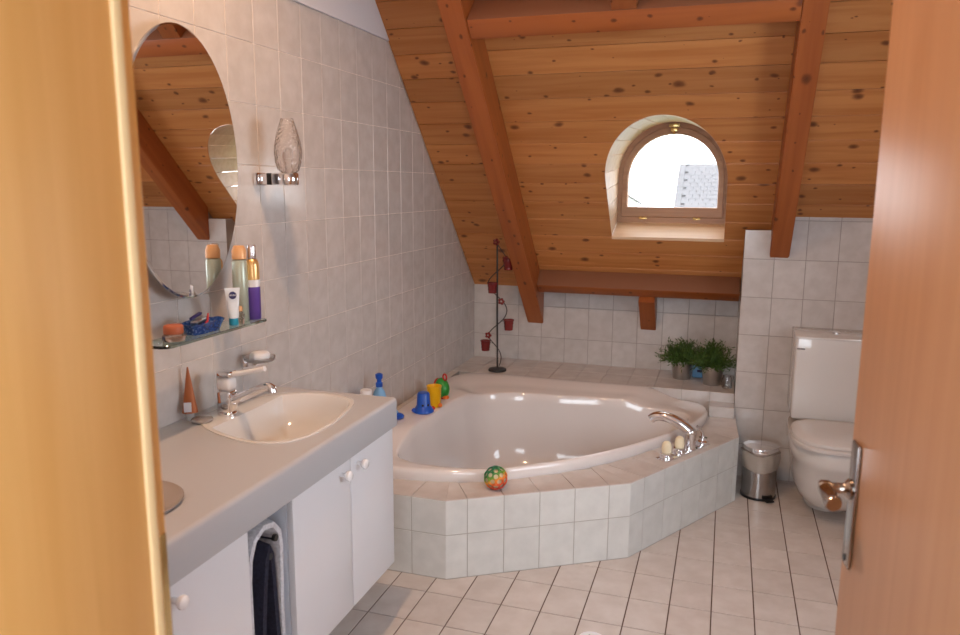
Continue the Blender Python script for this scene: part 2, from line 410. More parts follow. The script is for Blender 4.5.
# ------------------------------------------------------------------ roof slope: boards, beams, arched window
R2 = math.sqrt(.5)
SU, SV, SN = X, Vector((0, -R2, R2)), Vector((0, -R2, -R2))
def sp(x, s, n=0):   # slope coordinate: s = z*sqrt(2) on the slope, n into the room
    z = s*R2; return Vector((x, SL-z, z)) + SN*n
WXC, WR, WSILL, WSPR = 1.243, .3035, 1.287, 1.59     # arch outline where it meets the slope
WNOTCH = WSILL-.013                                   # boards are cut a little below the sill board
def hole_half(s):
    z = s*R2
    if z < WNOTCH or z > WSPR+WR: return None
    if z <= WSPR: return WR
    return math.sqrt(max(0, WR*WR-(z-WSPR)**2))
def slope():
    base = MB()
    # backing deck around the window, behind the boards (left, right, below, above the opening box)
    s_lo, s_hi = (SL-YB-.06)/R2, ZC/R2+.1
    a, b = WSILL/R2, (WSPR+WR)/R2
    for x0, x1, q0, q1 in ((-.1, WXC-WR-.01, s_lo, s_hi), (WXC+WR+.01, XR+.1, s_lo, s_hi), (WXC-WR-.01, WXC+WR+.01, s_lo, a-.09), (WXC-WR-.01, WXC+WR+.01, b+.01, s_hi)):
        base.box(x0, x1, q0, q1, -.06, -.019)
    me = base.mesh('ceiling_slope', 'trimmer_side'); me.transform(frame(sp(0, 0), SU, SV, SN)); root = put('ceiling_slope', me)
    tag(root, 'sloping roof lining of knotty varnished pine boards', 'ceiling', kind='structure')
    P = .14; g = .0016
    k0 = math.floor((s_lo-2.93)/P)
    for k in range(k0, 40):
        s0, s1 = 2.93+k*P+g, 2.93+(k+1)*P-g
        if s0 > ZC/R2+.05: break
        s0 = max(s0, (SL-YB)/R2-.0)
        if s1-s0 < .02: continue
        N = 14; ss = [s0+(s1-s0)*i/N for i in range(N+1)]
        xs = (0.001, XR)
        # break each course of boards into two lengths behind a beam
        def board(poly):
            xc = sum(p[0] for p in poly)/len(poly); scn = (s0+s1)/2
            me = MB().prism([(p[0]-xc, p[1]-scn) for p in poly], .018, .0022, False)
            me.build('board', 'pine', root, mtx=frame(sp(xc, scn, -.018), SU, SV, SN))
        cuts = [xs[0], 1.822, xs[1]]
        hs = [hole_half(s) for s in ss]
        for x0, x1 in zip(cuts, cuts[1:]):
            x0 += .0005; x1 -= .0005
            if x0 > 1.6 or all(h is None for h in hs):
                board([(x0, s0), (x1, s0), (x1, s1), (x0, s1)]); continue
            zz = [s0*R2, s1*R2]
            if all(h is not None for h in hs):
                board([(x0, s0)] + [(WXC-h, s) for s, h in zip(ss, hs)] + [(x0, s1)])
                board([(WXC+h, s) for s, h in zip(ss, hs)][::-1] + [(x1, s0), (x1, s1)][0:2] if False else [(x1, s1)] + [(WXC+h, s) for s, h in list(zip(ss, hs))[::-1]] + [(x1, s0)])
            elif zz[0] < WNOTCH:       # notch from above
                sa = WNOTCH/R2
                up_ = [(s, hole_half(s)) for s in [sa+1e-6]+[s for s in ss if s > sa]]
                board([(x0, s0), (x1, s0), (x1, s1)] + [(WXC+h, s) for s, h in up_[::-1]] + [(WXC-h, s) for s, h in up_] + [(x0, s1)])
            else:                      # crown of the arch: notch from below
                sb = (WSPR+WR)/R2
                q = [s0+(sb-s0)*(1-(1-i/16)**2) for i in range(17)]
                pr = [(s, hole_half(min(s, sb-1e-9)) or 0) for s in q]
                board([(x0, s0)] + [(WXC-h, s) for s, h in pr[:-1]] + [(WXC, sb)] + [(WXC+h, s) for s, h in pr[:-1][::-1]] + [(x1, s0), (x1, s1), (x0, s1)])
slope()
DEP = .168
def beams():
    def rafter(x0, x1, s0, s1, label, ytrim, DEP=DEP, name='rafter'):
        # profile in (y,z); lower end cut off level
        zb = SL-DEP/R2-ytrim          # z where the lower face meets the wall plane y=ytrim
        ym = ytrim
        y1, z1 = SL-s1*R2, s1*R2
        zt = SL-ym
        prof = [(ym, zb), (ym, zt), (y1, z1), (y1-DEP*R2, z1-DEP*R2)]
        L = Vector((0, R2*-1, R2))
        m = MB()
        # in local frame: local x = along slope, y = width, z = depth into room
        O = Vector(((x0+x1)/2, ym, zb)); lx = SV; lz = SN; ly = lz.cross(lx)
        W = (x1-x0)/2
        loc = []
        for y, z in prof:
            d = Vector((0, y, z))-Vector((0, ym, zb)); loc.append((d.dot(lx), d.dot(lz)))
        A = m.ring([(p[0], -W, p[1]) for p in loc]); B = m.ring([(p[0], W, p[1]) for p in loc])
        m.loft([A, B]); m.bm.faces.new(A); m.bm.faces.new(B[::-1])
        bmesh.ops.recalc_face_normals(m.bm, faces=m.bm.faces[:])
        bmesh.ops.bevel(m.bm, geom=m.bm.edges[:], offset=.004, segments=2, affect='EDGES')
        o = m.build(name, 'rafter', smooth=40, mtx=frame(O, lx, ly, lz)); tag(o, label, 'beam', 'beams of the roof slope'); return o
    rafter(.367, .470, 0, ZC/R2, 'long pine rafter running down the roof beside the candle stand', YB-.002)
    rafter(1.777, 1.872, 0, ZC/R2, 'long pine rafter ending on the tiled wall above the toilet', YT-.002, .152)
    def cross(x0, x1, s0, s1, label, DEP):
        m = MB().box(-(x1-x0)/2, (x1-x0)/2, -(s1-s0)/2, (s1-s0)/2, 0, DEP, .004)
        o = m.build('trimmer_beam', ['rafter', 'trimmer_side'], smooth=40, mtx=frame(sp((x0+x1)/2, (s0+s1)/2), SU, SV, SN))
        for p in o.data.polygons:
            if p.normal.y > .9: p.material_index = 1
        tag(o, label, 'beam', 'beams of the roof slope')
    cross(.471, XE-.004, 1.425, 1.495, 'horizontal pine cross beam below the arched window', .125)
    cross(.471, 1.776, 3.242, 3.337, 'horizontal pine cross beam above the arched window', .160)
    # short stub rafters below / above the trimmers
    def stub(x0, x1, s_top, label):
        m = MB(); zb = SL-DEP/R2-(YB-.002); O = Vector(((x0+x1)/2, YB-.002, zb))
        lx, lz = SV, SN; ly = lz.cross(lx); W = (x1-x0)/2; loc = []
        t = s_top
        pr = [Vector((0, YB-.002, zb)), Vector((0, YB-.002, SL-YB+.002)), sp(0, t), sp(0, t, DEP-.008)]
        for q in pr:
            d = q-Vector((0, YB-.002, zb)); loc.append((d.dot(lx), d.dot(lz)))
        A = m.ring([(p[0], -W, p[1]) for p in loc]); B = m.ring([(p[0], W, p[1]) for p in loc])
        m.loft([A, B]); m.bm.faces.new(A); m.bm.faces.new(B[::-1])
        bmesh.ops.recalc_face_normals(m.bm, faces=m.bm.faces[:])
        bmesh.ops.bevel(m.bm, geom=m.bm.edges[:], offset=.003, segments=2, affect='EDGES')
        tag(m.build('stub_rafter', 'rafter', smooth=40, mtx=frame(O, lx, ly, lz)), label, 'beam', 'beams of the roof slope')
    stub(1.085, 1.178, 1.424, 'short pine stub rafter below the lower cross beam')
    m = MB().box(-(ZC/R2-3.338)/2, (ZC/R2-3.338)/2, -.05, .05, 0, DEP-.008, .003)
    lx, lz = SV, SN
    o = m.build('stub_rafter', 'rafter', smooth=40, mtx=frame(sp(1.125, (ZC/R2+3.339)/2), lx, lz.cross(lx), lz))
    tag(o, 'short pine stub rafter rising from the upper cross beam', 'beam', 'beams of the roof slope')
beams()

def arch(xc, hw, zs, zb, n=20):
    """outline from bottom left, up, over the arch, down to bottom right"""
    pts = [(xc-hw, zb), (xc-hw, zs)]
    pts += [(xc-hw*math.cos(PI*i/n), zs+hw*math.sin(PI*i/n)) for i in range(1, n)]
    return pts + [(xc+hw, zs), (xc+hw, zb)]
def window():
    YW = 4.55
    root = thing('window_1', 'arched oak window in a deep board-lined reveal', 'window', (WXC, YW, 1.3), kind='structure')
    root.matrix_world = Matrix.Translation((WXC, YW, 1.3))
    def ch(mb, name, m, par=root, smooth=None):
        o = mb.build(name, m, smooth=smooth); o.parent = par
        o.matrix_parent_inverse = Matrix.Translation((WXC, YW, 1.3)).inverted() if par is root else Matrix()
        if par is not root: o.matrix_parent_inverse = par.matrix_parent_inverse.copy() @ Matrix(); o.parent = par; o.matrix_parent_inverse = Matrix()
        return o
    # reveal boards, lofted from the opening in the slope to the window plane
    IW, IS, IB = .302, 1.622, 1.357
    nb = 9
    def outer(t):
        # arclength parameter along side + arch + side
        L1, La = WSPR-WSILL, PI*WR; tot = 2*L1+La; d = t*tot
        if d < L1: x, z = WXC-WR, WSILL+d
        elif d < L1+La: a = (d-L1)/WR; x, z = WXC-WR*math.cos(a), WSPR+WR*math.sin(a)
        else: x, z = WXC+WR, WSPR-(d-L1-La)
        return Vector((x, SL-z-.0, z))
    def inner(t):
        L1, La = WSPR-WSILL, PI*WR; tot = 2*L1+La; d = t*tot; k = IW/WR
        if d < L1: x, z = WXC-IW, IB+(IS-IB)*d/L1
        elif d < L1+La: a = (d-L1)/WR; x, z = WXC-IW*math.cos(a), IS+IW*math.sin(a)
        else: x, z = WXC+IW, IS-(IS-IB)*(d-L1-La)/L1
        return Vector((x, YW, z))
    cen = Vector((WXC, 0, 1.58)); NB = 18
    for i in range(NB):
        m = MB(); t0, t1 = i/NB+.0012, (i+1)/NB-.0012; rings = []
        for j in range(5):
            t = t0+(t1-t0)*j/4; a, b = outer(t), inner(t)
            r = Vector((a.x-WXC, 0, a.z-1.58)).normalized()*.016
            a = a+Vector((0, .0015, 0)); rings.append(m.ring([a, b, b+r, a+r+Vector((0, .03+max(0, -r.z), 0))]))
        m.loft(rings); m.bm.faces.new(rings[0]); m.bm.faces.new(rings[-1][::-1])
        ch(m, 'reveal_board', 'reveal', smooth=30)
    # sill board
    m = MB(); y0 = SL-WSILL
    A = [(WXC-WR, y0-.004, WSILL-.002), (WXC+WR, y0-.004, WSILL-.002), (WXC+IW, YW, IB), (WXC-IW, YW, IB)]
    a = m.ring(A); b = m.ring([(p[0], p[1]+.004, p[2]-.016) for p in A]); m.loft([a, b]); m.bm.faces.new(a); m.bm.faces.new(b[::-1])
    ch(m, 'sill', 'reveal')
    # fixed frame and sash
    def arch_ring(o_hw, o_zs, o_zb, i_hw, i_zs, i_zb, y0, y1, bev=.004):
        m = MB(); n = 28
        O = arch(WXC+.004, o_hw, o_zs, o_zb, n); I = arch(WXC+.004, i_hw, i_zs, i_zb, n)
        def rg(P, y): return m.ring([(p[0], y, p[1]) for p in P])
        def shrink(P, Q, d): return [(p[0]+(q[0]-p[0])*d, p[1]+(q[1]-p[1])*d) for p, q in zip(P, Q)]
        rings = [rg(O, y1), rg(O, y0+bev), rg(shrink(O, I, .08), y0), rg(shrink(I, O, .08), y0), rg(I, y0+bev), rg(I, y1)]
        rings.append(rings[0]); m.loft(rings); return m
    fr = ch(arch_ring(.318, 1.626, 1.348, .272, 1.61, 1.396, YW, YW+.07), 'frame', 'winframe', smooth=35)
    sash = ch(arch_ring(.284, 1.612, 1.388, .25, 1.608, 1.447, YW-.012, YW+.045), 'sash', 'winframe', smooth=35)
    p = MB(); P = arch(WXC+.004, .254, 1.608, 1.443, 28)
    a = p.ring([(q[0], YW+.02, q[1]) for q in P]); b = p.ring([(q[0], YW+.026, q[1]) for q in P])
    p.loft([a, b]); p.bm.faces.new(a); p.bm.faces.new(b[::-1]); ch(p, 'pane', 'pane')
    # outer collar of the dormer so the reveal is closed to the roof void
    for x in (1.09, 1.39):
        m = MB().box(x-.022, x+.022, YW-.018, YW-.001, 1.377, 1.386, .002)
        for q in (-.012, .012): m.tube([(x+q-.007, YW-.016, 1.388), (x+q+.007, YW-.016, 1.388)], .005, 8)
        ch(m, 'hinge', 'brass', smooth=40)
    m = MB().box(WXC-.018, WXC+.022, YW-.02, YW-.002, 1.868, 1.892, .003).box(WXC-.028, WXC+.032, YW-.012, YW-.001, 1.896, 1.915, .002)
    m.tube([(WXC+.002, YW-.018, 1.875), (WXC+.002, YW-.026, 1.86), (WXC+.002, YW-.026, 1.842)], .004, 8)
    ch(m, 'latch', 'brass', smooth=40)
window()

# ------------------------------------------------------------------ tub surround
PA, PB, PC, PD = Vector((.563, 2.67)), Vector((1.236, 3.088)), Vector((1.675, 3.868)), Vector((1.66, YT))
ZL, ZU, YU = .337, .448, 4.275
OUT = [(.03, 3.0), (.035, 2.86), (.12, 2.815), (.28, 2.815), (.47, 2.844), (.635, 2.895), (.855, 3.044), (1.077, 3.25), (1.25, 3.48), (1.39, 3.72), (1.48, 3.92), (1.515, 4.07), (1.51, 4.2), (1.46, 4.27), (1.2, 4.283), (.9, 4.283), (.6, 4.283), (.3, 4.29), (.16, 4.27), (.07, 4.19), (.035, 4.0), (.03, 3.7), (.03, 3.3)]
INN = [(.215, 2.99), (.27, 2.935), (.41, 2.905), (.705, 2.965), (1.01, 3.155), (1.2, 3.38), (1.33, 3.62), (1.405, 3.85), (1.42, 3.98), (1.36, 4.05), (1.26, 4.065), (1.05, 4.075), (.73, 4.045), (.45, 4.01), (.32, 3.93), (.258, 3.72), (.228, 3.42), (.218, 3.12)]
TC = (.74, 3.55); NT = 144
def radial(pts):
    pol = sorted((math.atan2(y-TC[1], x-TC[0]), math.hypot(x-TC[0], y-TC[1])) for x, y in pts)
    n = len(pol); out = []
    ext = [(a-2*PI, r) for a, r in pol[-2:]] + pol + [(a+2*PI, r) for a, r in pol[:3]]
    for k in range(NT):
        a = -PI+2*PI*(k+.5)/NT
        for i in range(1, len(ext)-2):
            if ext[i][0] <= a <= ext[i+1][0]: break
        (a0, r0), (a1, r1), (a2, r2), (a3, r3) = ext[i-1:i+3]
        t = (a-a1)/(a2-a1); m1 = (r2-r0)/(a2-a0)*(a2-a1); m2 = (r3-r1)/(a3-a1)*(a2-a1)
        # limit overshoot of the cubic
        h = (2*t**3-3*t*t+1)*r1+(t**3-2*t*t+t)*m1+(-2*t**3+3*t*t)*r2+(t**3-t*t)*m2
        out.append((a, h))
    sm = []
    for k in range(NT):
        sm.append((out[k][0], (out[k-1][1]+2*out[k][1]+out[(k+1) % NT][1])/4))
    return sm
RO, RI = radial(OUT), radial(INN)
RI = [(a, min(r, ro-.035)) for (a, r), (_, ro) in zip(RI, RO)]
def pol(a, r): return (TC[0]+r*math.cos(a), TC[1]+r*math.sin(a))
def sst(x, a, b):
    t = max(0, min(1, (x-a)/(b-a))); return t*t*(3-2*t)
def rimh(x, y): return .388+.065*sst(y-.8*x, 2.72, 3.05)*(1-sst(x, 1.1, 1.3))
MID = [pol(a, (ro+ri)/2) for (a, ro), (_, ri) in zip(RO, RI)]
def surround():
    core = MB()
    t = TH+.0
    def wallseg(p, q, z0, z1):
        d = (q-p).normalized(); n = Vector((-d.y, d.x))
        a = [p+n*.002, q+n*.002, q+n*.05, p+n*.05]
        core_b = core.ring([(v.x, v.y, z0) for v in a]); core_t = core.ring([(v.x, v.y, z1) for v in a])
        core.loft([core_b, core_t]); core.bm.faces.new(core_t); core.bm.faces.new(core_b[::-1])
    P0 = Vector((.004, 2.67))
    for p, q in ((P0, PA), (PA, PB), (PB, PC), (PC, PD)): wallseg(p, q, 0, ZL-.003)
    # ring slab under the ledge, open over the basin
    outer = []
    for a, r in RO:
        dx, dy = math.cos(a), math.sin(a); best = 9
        for p, q in ((P0, PA), (PA, PB), (PB, PC), (PC, Vector((1.645, YB-.004))), (Vector((1.645, YB-.004)), Vector((.004, YB-.004))), (Vector((.004, YB-.004)), P0)):
            ex, ey = q.x-p.x, q.y-p.y; den = dx*ey-dy*ex
            if abs(den) < 1e-9: continue
            tt = ((p.x-TC[0])*ey-(p.y-TC[1])*ex)/den; uu = ((p.x-TC[0])*dy-(p.y-TC[1])*dx)/den
            if tt > 0 and -1e-6 <= uu <= 1+1e-6: best = min(best, tt)
        outer.append(pol(a, best-.004))
    o1 = core.ring([(x, y, ZL-.003) for x, y in outer]); o2 = core.ring([(x, y, ZL-.003) for x, y in MID]); core.loft([o1, o2])
    o3 = core.ring([(x, y, ZL-.04) for x, y in MID]); core.loft([o2, o3])
    # raised ledge along the back and its small step at the right
    core.box(.004, XE-.006, YU+.012, YB-.004, ZL-.01, ZU-.003).box(1.52, XE-.006, YU-.098, YU+.02, ZL-.01, .392).box(.004, .05, 2.75, YU+.02, ZL-.01, ZU-.003)
    root = core.build('tub_surround', 'grout_tub')
    tag(root, 'low tiled surround and ledges enclosing the corner bathtub', 'tub surround')
    def face(p, q, u0):
        d = (q-p).normalized(); L = (q-p).length
        tiles(root, (p.x, p.y, 0), Vector((d.x, d.y, 0)), Z, Vector((d.y, -d.x, 0)), [(0, .003), (L, .003), (L, ZL-.003), (0, ZL-.003)], DU, .189, u0, 0.0, 'wall_tile_lit')
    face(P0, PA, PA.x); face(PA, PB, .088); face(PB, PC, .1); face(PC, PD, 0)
    # ledge tiles, mitred at the corners and cut to the tub rim
    def ledge(prev, p, q, nxt, u0):
        d = (q-p).normalized(); n = Vector((-d.y, d.x)); L = (q-p).length
        def bis(a, b, c):
            e1, e2 = (b-a).normalized(), (c-b).normalized(); n1, n2 = Vector((-e1.y, e1.x)), Vector((-e2.y, e2.x)); m = (n1+n2); return m/m.dot(n1)
        b0 = bis(prev, p, q) if prev is not None else n; b1 = bis(p, q, nxt) if nxt is not None else n
        W = .33
        pts = [Vector((0, 0)), Vector((L, 0)), Vector((L+b1.dot(d)*W, W)), Vector((b0.dot(d)*W, W))]
        mid = [((Vector(v)-p).dot(d), (Vector(v)-p).dot(n)) for v in MID]
        i0 = math.floor((-W-u0)/DU); i1 = math.ceil((L+W-u0)/DU)
        for i in range(i0, i1):
            ua, ub = u0+i*DU, u0+(i+1)*DU
            near = [w for u, w in mid if ua-.01 <= u <= ub+.01 and w > 0]
            wm = min([W]+near)
            reg = clip_convex([(v.x, v.y) for v in pts], [(ua, 0), (ub, 0), (ub, wm), (ua, wm)])
            if len(reg) < 3 or parea(reg) < 3e-4: continue
            tiles(root, (p.x, p.y, ZL), Vector((d.x, d.y, 0)), Vector((n.x, n.y, 0)), Z, reg, DU, .6, ua, 0.0, 'floor_tile', keep=lambda u, v, a=ua, b=ub: a < u < b and v < .6, gap=.003)
    ledge(None, P0, PA, PB, PA.x-4*DU); ledge(PA-(PA-P0), PA, PB, PC, .088); ledge(PA, PB, PC, PD, .1)
    ledge(PB, PC, PD, None, .0)
    # step and raised ledge
    tiles(root, (0, YU-.1, 0), X, Z, -Y, [(1.515, ZL), (XE, ZL), (XE, .391), (1.515, .391)], DU, DV, 1.52, ZL, 'wall_tile')
    tiles(root, (0, 0, .395), X, Y, Z, [(1.515, YU-.1), (XE, YU-.1), (XE, YU+.01), (1.515, YU+.01)], DU, DV, 1.52, YU-.1, 'wall_tile')
    tiles(root, (0, YU+.01, 0), X, Z, -Y, [(1.216, ZL), (XE, ZL), (XE, ZU-.003), (1.216, ZU-.003)], DU, DV, 0, ZU-DV, 'wall_tile')
    tiles(root, (0, 0, ZU), X, Y, Z, [(0.003, YU+.008), (XE-.003, YU+.008), (XE-.003, YB-.003), (0.003, YB-.003)], DU, DV*1.15, 0, YU+.008, 'floor_tile')
    tiles(root, (0, 0, ZU), X, Y, Z, [(0.003, 2.76), (.05, 2.76), (.05, YU+.006), (0.003, YU+.006)], DU, DV, 0, YU+.006, 'floor_tile')
surround()

def bathtub():
    m = MB(); rings = []
    def ring(fr, fz, dip=0):
        pts = []
        for (a, ro), (_, ri) in zip(RO, RI):
            x, y = pol(a, fr(ro, ri)); h = rimh(*pol(a, (ro+ri)/2)); mx_, my_ = pol(a, (ro+ri)/2)
            dr = .034*sst(my_, 3.85, 4.05)*(1-sst(mx_, 1.05, 1.3)); pts.append((x, y, fz(h)-dr*dip))
        return m.ring(pts)
    R = [ring(lambda o, i: o-.012, lambda h: ZL-.02), ring(lambda o, i: o-.004, lambda h: ZL+.001), ring(lambda o, i: o, lambda h: ZL+.012), ring(lambda o, i: o-.001, lambda h: h-.018), ring(lambda o, i: o-.005, lambda h: h-.007), ring(lambda o, i: o-.014, lambda h: h-.001),
         ring(lambda o, i: o-.02, lambda h: h), ring(lambda o, i: o-.02-.25*(o-i-.036), lambda h: h, .05), ring(lambda o, i: o-.02-.45*(o-i-.036), lambda h: h, .6), ring(lambda o, i: o-.02-.65*(o-i-.036), lambda h: h, .95), ring(lambda o, i: i+.016, lambda h: h-.001, 1), ring(lambda o, i: i+.008, lambda h: h-.004, 1), ring(lambda o, i: i+.002, lambda h: h-.012, 1)]
    zb = -.02
    for f, t in ((.995, .10), (.985, .2), (.97, .35), (.95, .5), (.925, .65), (.89, .8), (.84, .9), (.76, .965), (.6, 1.0), (.35, 1.02)):
        R.append(ring(lambda o, i, f=f: i*f, lambda h, t=t: (h-.02)*(1-t)+zb*t, 1-t))
    c = [m.bm.verts.new((TC[0], TC[1], zb-.012))]; R.append(c)
    m.loft(R)
    root = m.build('bathtub', 'acrylic', smooth=50)
    tag(root, 'glossy white corner bathtub set in a tiled surround', 'bathtub')
    z = -.03
    d = MB().lathe([(0, .012), (.02, .012), (.032, .008), (.036, 0), (0, 0)], 24, (.74, 3.5, z+.0)).build('drain', 'chrome', root, 40)
bathtub()

def bath_mixer():
    d = (PC-PB).normalized(); ang = math.atan2(d.y, d.x)
    root = thing('bath_mixer', 'chrome deck-mounted bath tap set with cream handles', 'tap', (1.42, 3.545, ZL), ang)
    mt = root.matrix_basis
    def L(p): return root.matrix_basis.inverted() @ Vector(p)
    rz = Matrix.Rotation(-ang, 4, 'Z')
    def loc(x, y, z=ZL):
        v = Vector((x-1.42, y-3.545, z-ZL)); return rz @ v
    MB().box(-.175, .19, -.032, .034, .0008, .008, .003).build('base_plate', 'chrome', root, 40)
    for x, y in ((1.344, 3.433), (1.401, 3.522)):
        c = loc(x, y)
        e = MB().lathe([(.030, .008), (.031, .014), (.026, .022), (.028, .026), (.027, .031), (.018, .034), (0, .034)], 28, (c.x, 0, 0)).build('valve', 'chrome', root, 40)
        MB().lathe([(.018, .033), (.0215, .036), (.0225, .05), (.0215, .066), (.018, .078), (.011, .085), (0, .087)], 24, (c.x, 0, 0)).build('handle', 'cream', e, 40)
    c = loc(1.465, 3.587)
    MB().lathe([(.029, .008), (.027, .014), (.028, .018), (.027, .075), (.03, .08), (.03, .092), (.024, .1), (0, .101)], 28, (c.x, 0, 0)).build('spout_body', 'chrome', root, 40)
    a = Vector((c.x, 0, .088)); e = loc(1.262, 3.62, .462); f = loc(1.30, 3.625, .482)
    q = []
    for t in range(15):
        t /= 14
        p = a*(1-t)**3+3*(1-t)**2*t*(a+(f-a)*.35+Vector((0, 0, .028)))+3*(1-t)*t*t*(f+Vector((0, 0, .022)))+t**3*e
        q.append(p)
    # flat spout section
    m = MB().tube(q, [.026-.004*t/14 for t in range(15)], 14)
    m.build('spout', 'chrome', root, 50)
    c2 = loc(1.507, 3.698)
    MB().lathe([(.027, .008), (.027, .016), (.02, .022), (.02, .034), (.0, .036)], 24, (c2.x, 0, 0)).build('hand_shower_socket', 'chrome', root, 40)
    MB().tube([(c2.x-.002, 0, .034), (c2.x-.012, .001, .06), (c2.x-.035, .004, .092), (c2.x-.05, .006, .098)], [.009, .008, .007, .006], 10).build('diverter_lever', 'chrome', root, 40)
bath_mixer()

# ------------------------------------------------------------------ vanity
def smooth_outline(pts, n=72):
    c = (sum(p[0] for p in pts)/len(pts), sum(p[1] for p in pts)/len(pts))
    out = []; N = len(pts)
    for k in range(n):
        t = k/n*N; i = int(t); f = t-i
        p0, p1, p2, p3 = (Vector(pts[(i+j-1) % N]) for j in range(4))
        out.append(.5*((2*p1)+(-p0+p2)*f+(2*p0-5*p1+4*p2-p3)*f*f+(-p0+3*p1-3*p2+p3)*f**3))
    return out, Vector(c)
ZT = .853
SINK = [(.045, 1.92), (.104, 1.83), (.229, 1.765), (.352, 1.745), (.437, 1.80), (.462, 1.92), (.452, 2.05), (.42, 2.19), (.36, 2.25), (.27, 2.272), (.16, 2.235), (.075, 2.15), (.042, 2.03)]
def countertop():
    ol, c = smooth_outline(SINK, 72)
    y0, y1, x0, x1 = YD1+.01, 2.30, .001, .524
    m = MB()
    # top with the sink cut-out: ring between rectangle and outline
    rect = []
    for p in ol:
        d = p-c; ts = []
        if d.x > 1e-9: ts.append((x1-.012-c.x)/d.x)
        if d.x < -1e-9: ts.append((x0-c.x)/d.x)
        if d.y > 1e-9: ts.append((y1-c.y)/d.y)
        if d.y < -1e-9: ts.append((1.6-c.y)/d.y)
        rect.append(c+d*min(ts))
    # snap the nearest to the rectangle's corners
    for q in ((x0, y1), (x1-.012, y1), (x1-.012, 1.6), (x0, 1.6)):
        k = min(range(len(rect)), key=lambda i: (rect[i]-Vector(q)).length); rect[k] = Vector(q)
    A = m.ring([(p.x, p.y, ZT) for p in rect]); B = m.ring([(p.x, p.y, ZT) for p in ol]); C = m.ring([(p.x, p.y, ZT-.03) for p in ol])
    m.loft([A, B, C])
    v = m.ring([(x0, y0, ZT), (x1-.012, y0, ZT), (x1-.012, 1.6, ZT), (x0, 1.6, ZT)]); m.bm.faces.new(v)
    # front apron with rounded top edge
    prof = [(x1-.012, ZT), (x1-.006, ZT-.0015), (x1-.0015, ZT-.006), (x1, ZT-.012), (x1, ZT-.094), (x1-.002, ZT-.098), (x1-.03, ZT-.098), (x1-.03, ZT-.03)]
    P = m.ring([(a, y0, b) for a, b in prof]); Q = m.ring([(a, y1, b) for a, b in prof]); m.loft([P, Q], wrap=False)
    w0 = m.ring([(x0, y1, ZT), (x0, y1, ZT-.03), (x1-.03, y1, ZT-.03), (x1-.03, y1, ZT-.098), (x1-.002, y1, ZT-.098), (x1, y1, ZT-.094), (x1, y1, ZT-.012), (x1-.006, y1, ZT-.0015), (x1-.012, y1, ZT)])
    m.bm.faces.new(w0)
    bmesh.ops.remove_doubles(m.bm, verts=m.bm.verts[:], dist=1e-5)
    o = m.build('countertop', 'laminate', smooth=35)
    tag(o, 'long grey-beige laminate vanity top with deep front edge', 'countertop')
countertop()
def washbasin():
    ol, c = smooth_outline(SINK, 72)
    m = MB()
    deck = .135
    bc = Vector((.29, 2.0))
    # bowl outline: sink outline pulled inwards, cut off by the tap deck
    bowl = []
    for p in ol:
        d = p-bc; q = bc+d*.93
        q.x = max(q.x, deck+.012*math.cos((q.y-2.0)*5)) if q.x < deck+.02 else q.x
        bowl.append(q)
    rings = [m.ring([(p.x, p.y, ZT-.02) for p in [c+(p-c)*1.0 for p in ol]]), m.ring([(p.x, p.y, ZT+.0025) for p in [c+(p-c)*1.004 for p in ol]]),
             m.ring([(p.x, p.y, ZT+.004) for p in [c+(p-c)*.985 for p in ol]]), m.ring([(p.x, p.y, ZT+.0015) for p in bowl])]
    for f, z in ((.975, -.008), (.945, -.03), (.90, -.06), (.82, -.09), (.68, -.112), (.45, -.124), (.2, -.128)):
        rings.append(m.ring([(bc.x+(p.x-bc.x)*f, bc.y+(p.y-bc.y)*f, ZT+z) for p in bowl]))
    rings.append([m.bm.verts.new((bc.x, bc.y, ZT-.129))])
    m.loft(rings)
    o = m.build('washbasin', 'porcelain', smooth=45); tag(o, 'white oval inset washbasin in the vanity top', 'basin')
    MB().lathe([(0, .006), (.016, .006), (.022, .002), (.022, 0), (0, 0)], 20, (bc.x, bc.y, ZT-.1295)).build('drain', 'chrome', o, 40)
washbasin()
def basin_tap():
    x, y = .105, 1.95
    root = thing('basin_tap', 'chrome single-lever basin tap beside the washbasin', 'tap', (x, y, ZT+.0035))
    MB().lathe([(0, 0), (.03, 0), (.03, .006), (.027, .009), (.0, .009)], 24).build('base_ring', 'chrome', root, 40)
    m = MB().box(-.024, .026, -.023, .023, .006, .078, .008, 3); m.build('body', 'chrome', root, 40)
    MB().box(-.0235, .0265, -.0225, .0225, .0785, .118, .01, 3).build('collar', 'knob', root, 40)
    m = MB().box(-.024, .030, -.022, .022, .1185, .14, .008, 3); m.build('cap', 'chrome', root, 40)
    MB().tube([(.02, 0, .128), (.06, 0, .136), (.11, .0, .148), (.142, 0, .156)], [.0095, .0085, .008, .0085], 12).build('lever', 'knob', root, 40)
    MB().tube([(.012, 0, .045), (.05, 0, .058), (.1, 0, .082), (.14, 0, .1), (.155, 0, .103), (.163, 0, .098), (.165, 0, .083)], [.0175, .016, .0145, .0135, .013, .0135, .0135], 16).build('spout', 'chrome', root, 50)
    p = MB().lathe([(0, 0), (.031, 0), (.033, .004), (.03, .009), (.02, .011), (0, .0115)], 28); 
    o = p.build('overflow_cap', 'frost', smooth=40, loc=(.078, 1.862, ZT+.0042)); tag(o, 'flat round grey plug lying beside the basin tap', 'plug')
    o.data.materials[0] = mat('pale plug', srgb(176, 172, 170), .25, .6)
basin_tap()
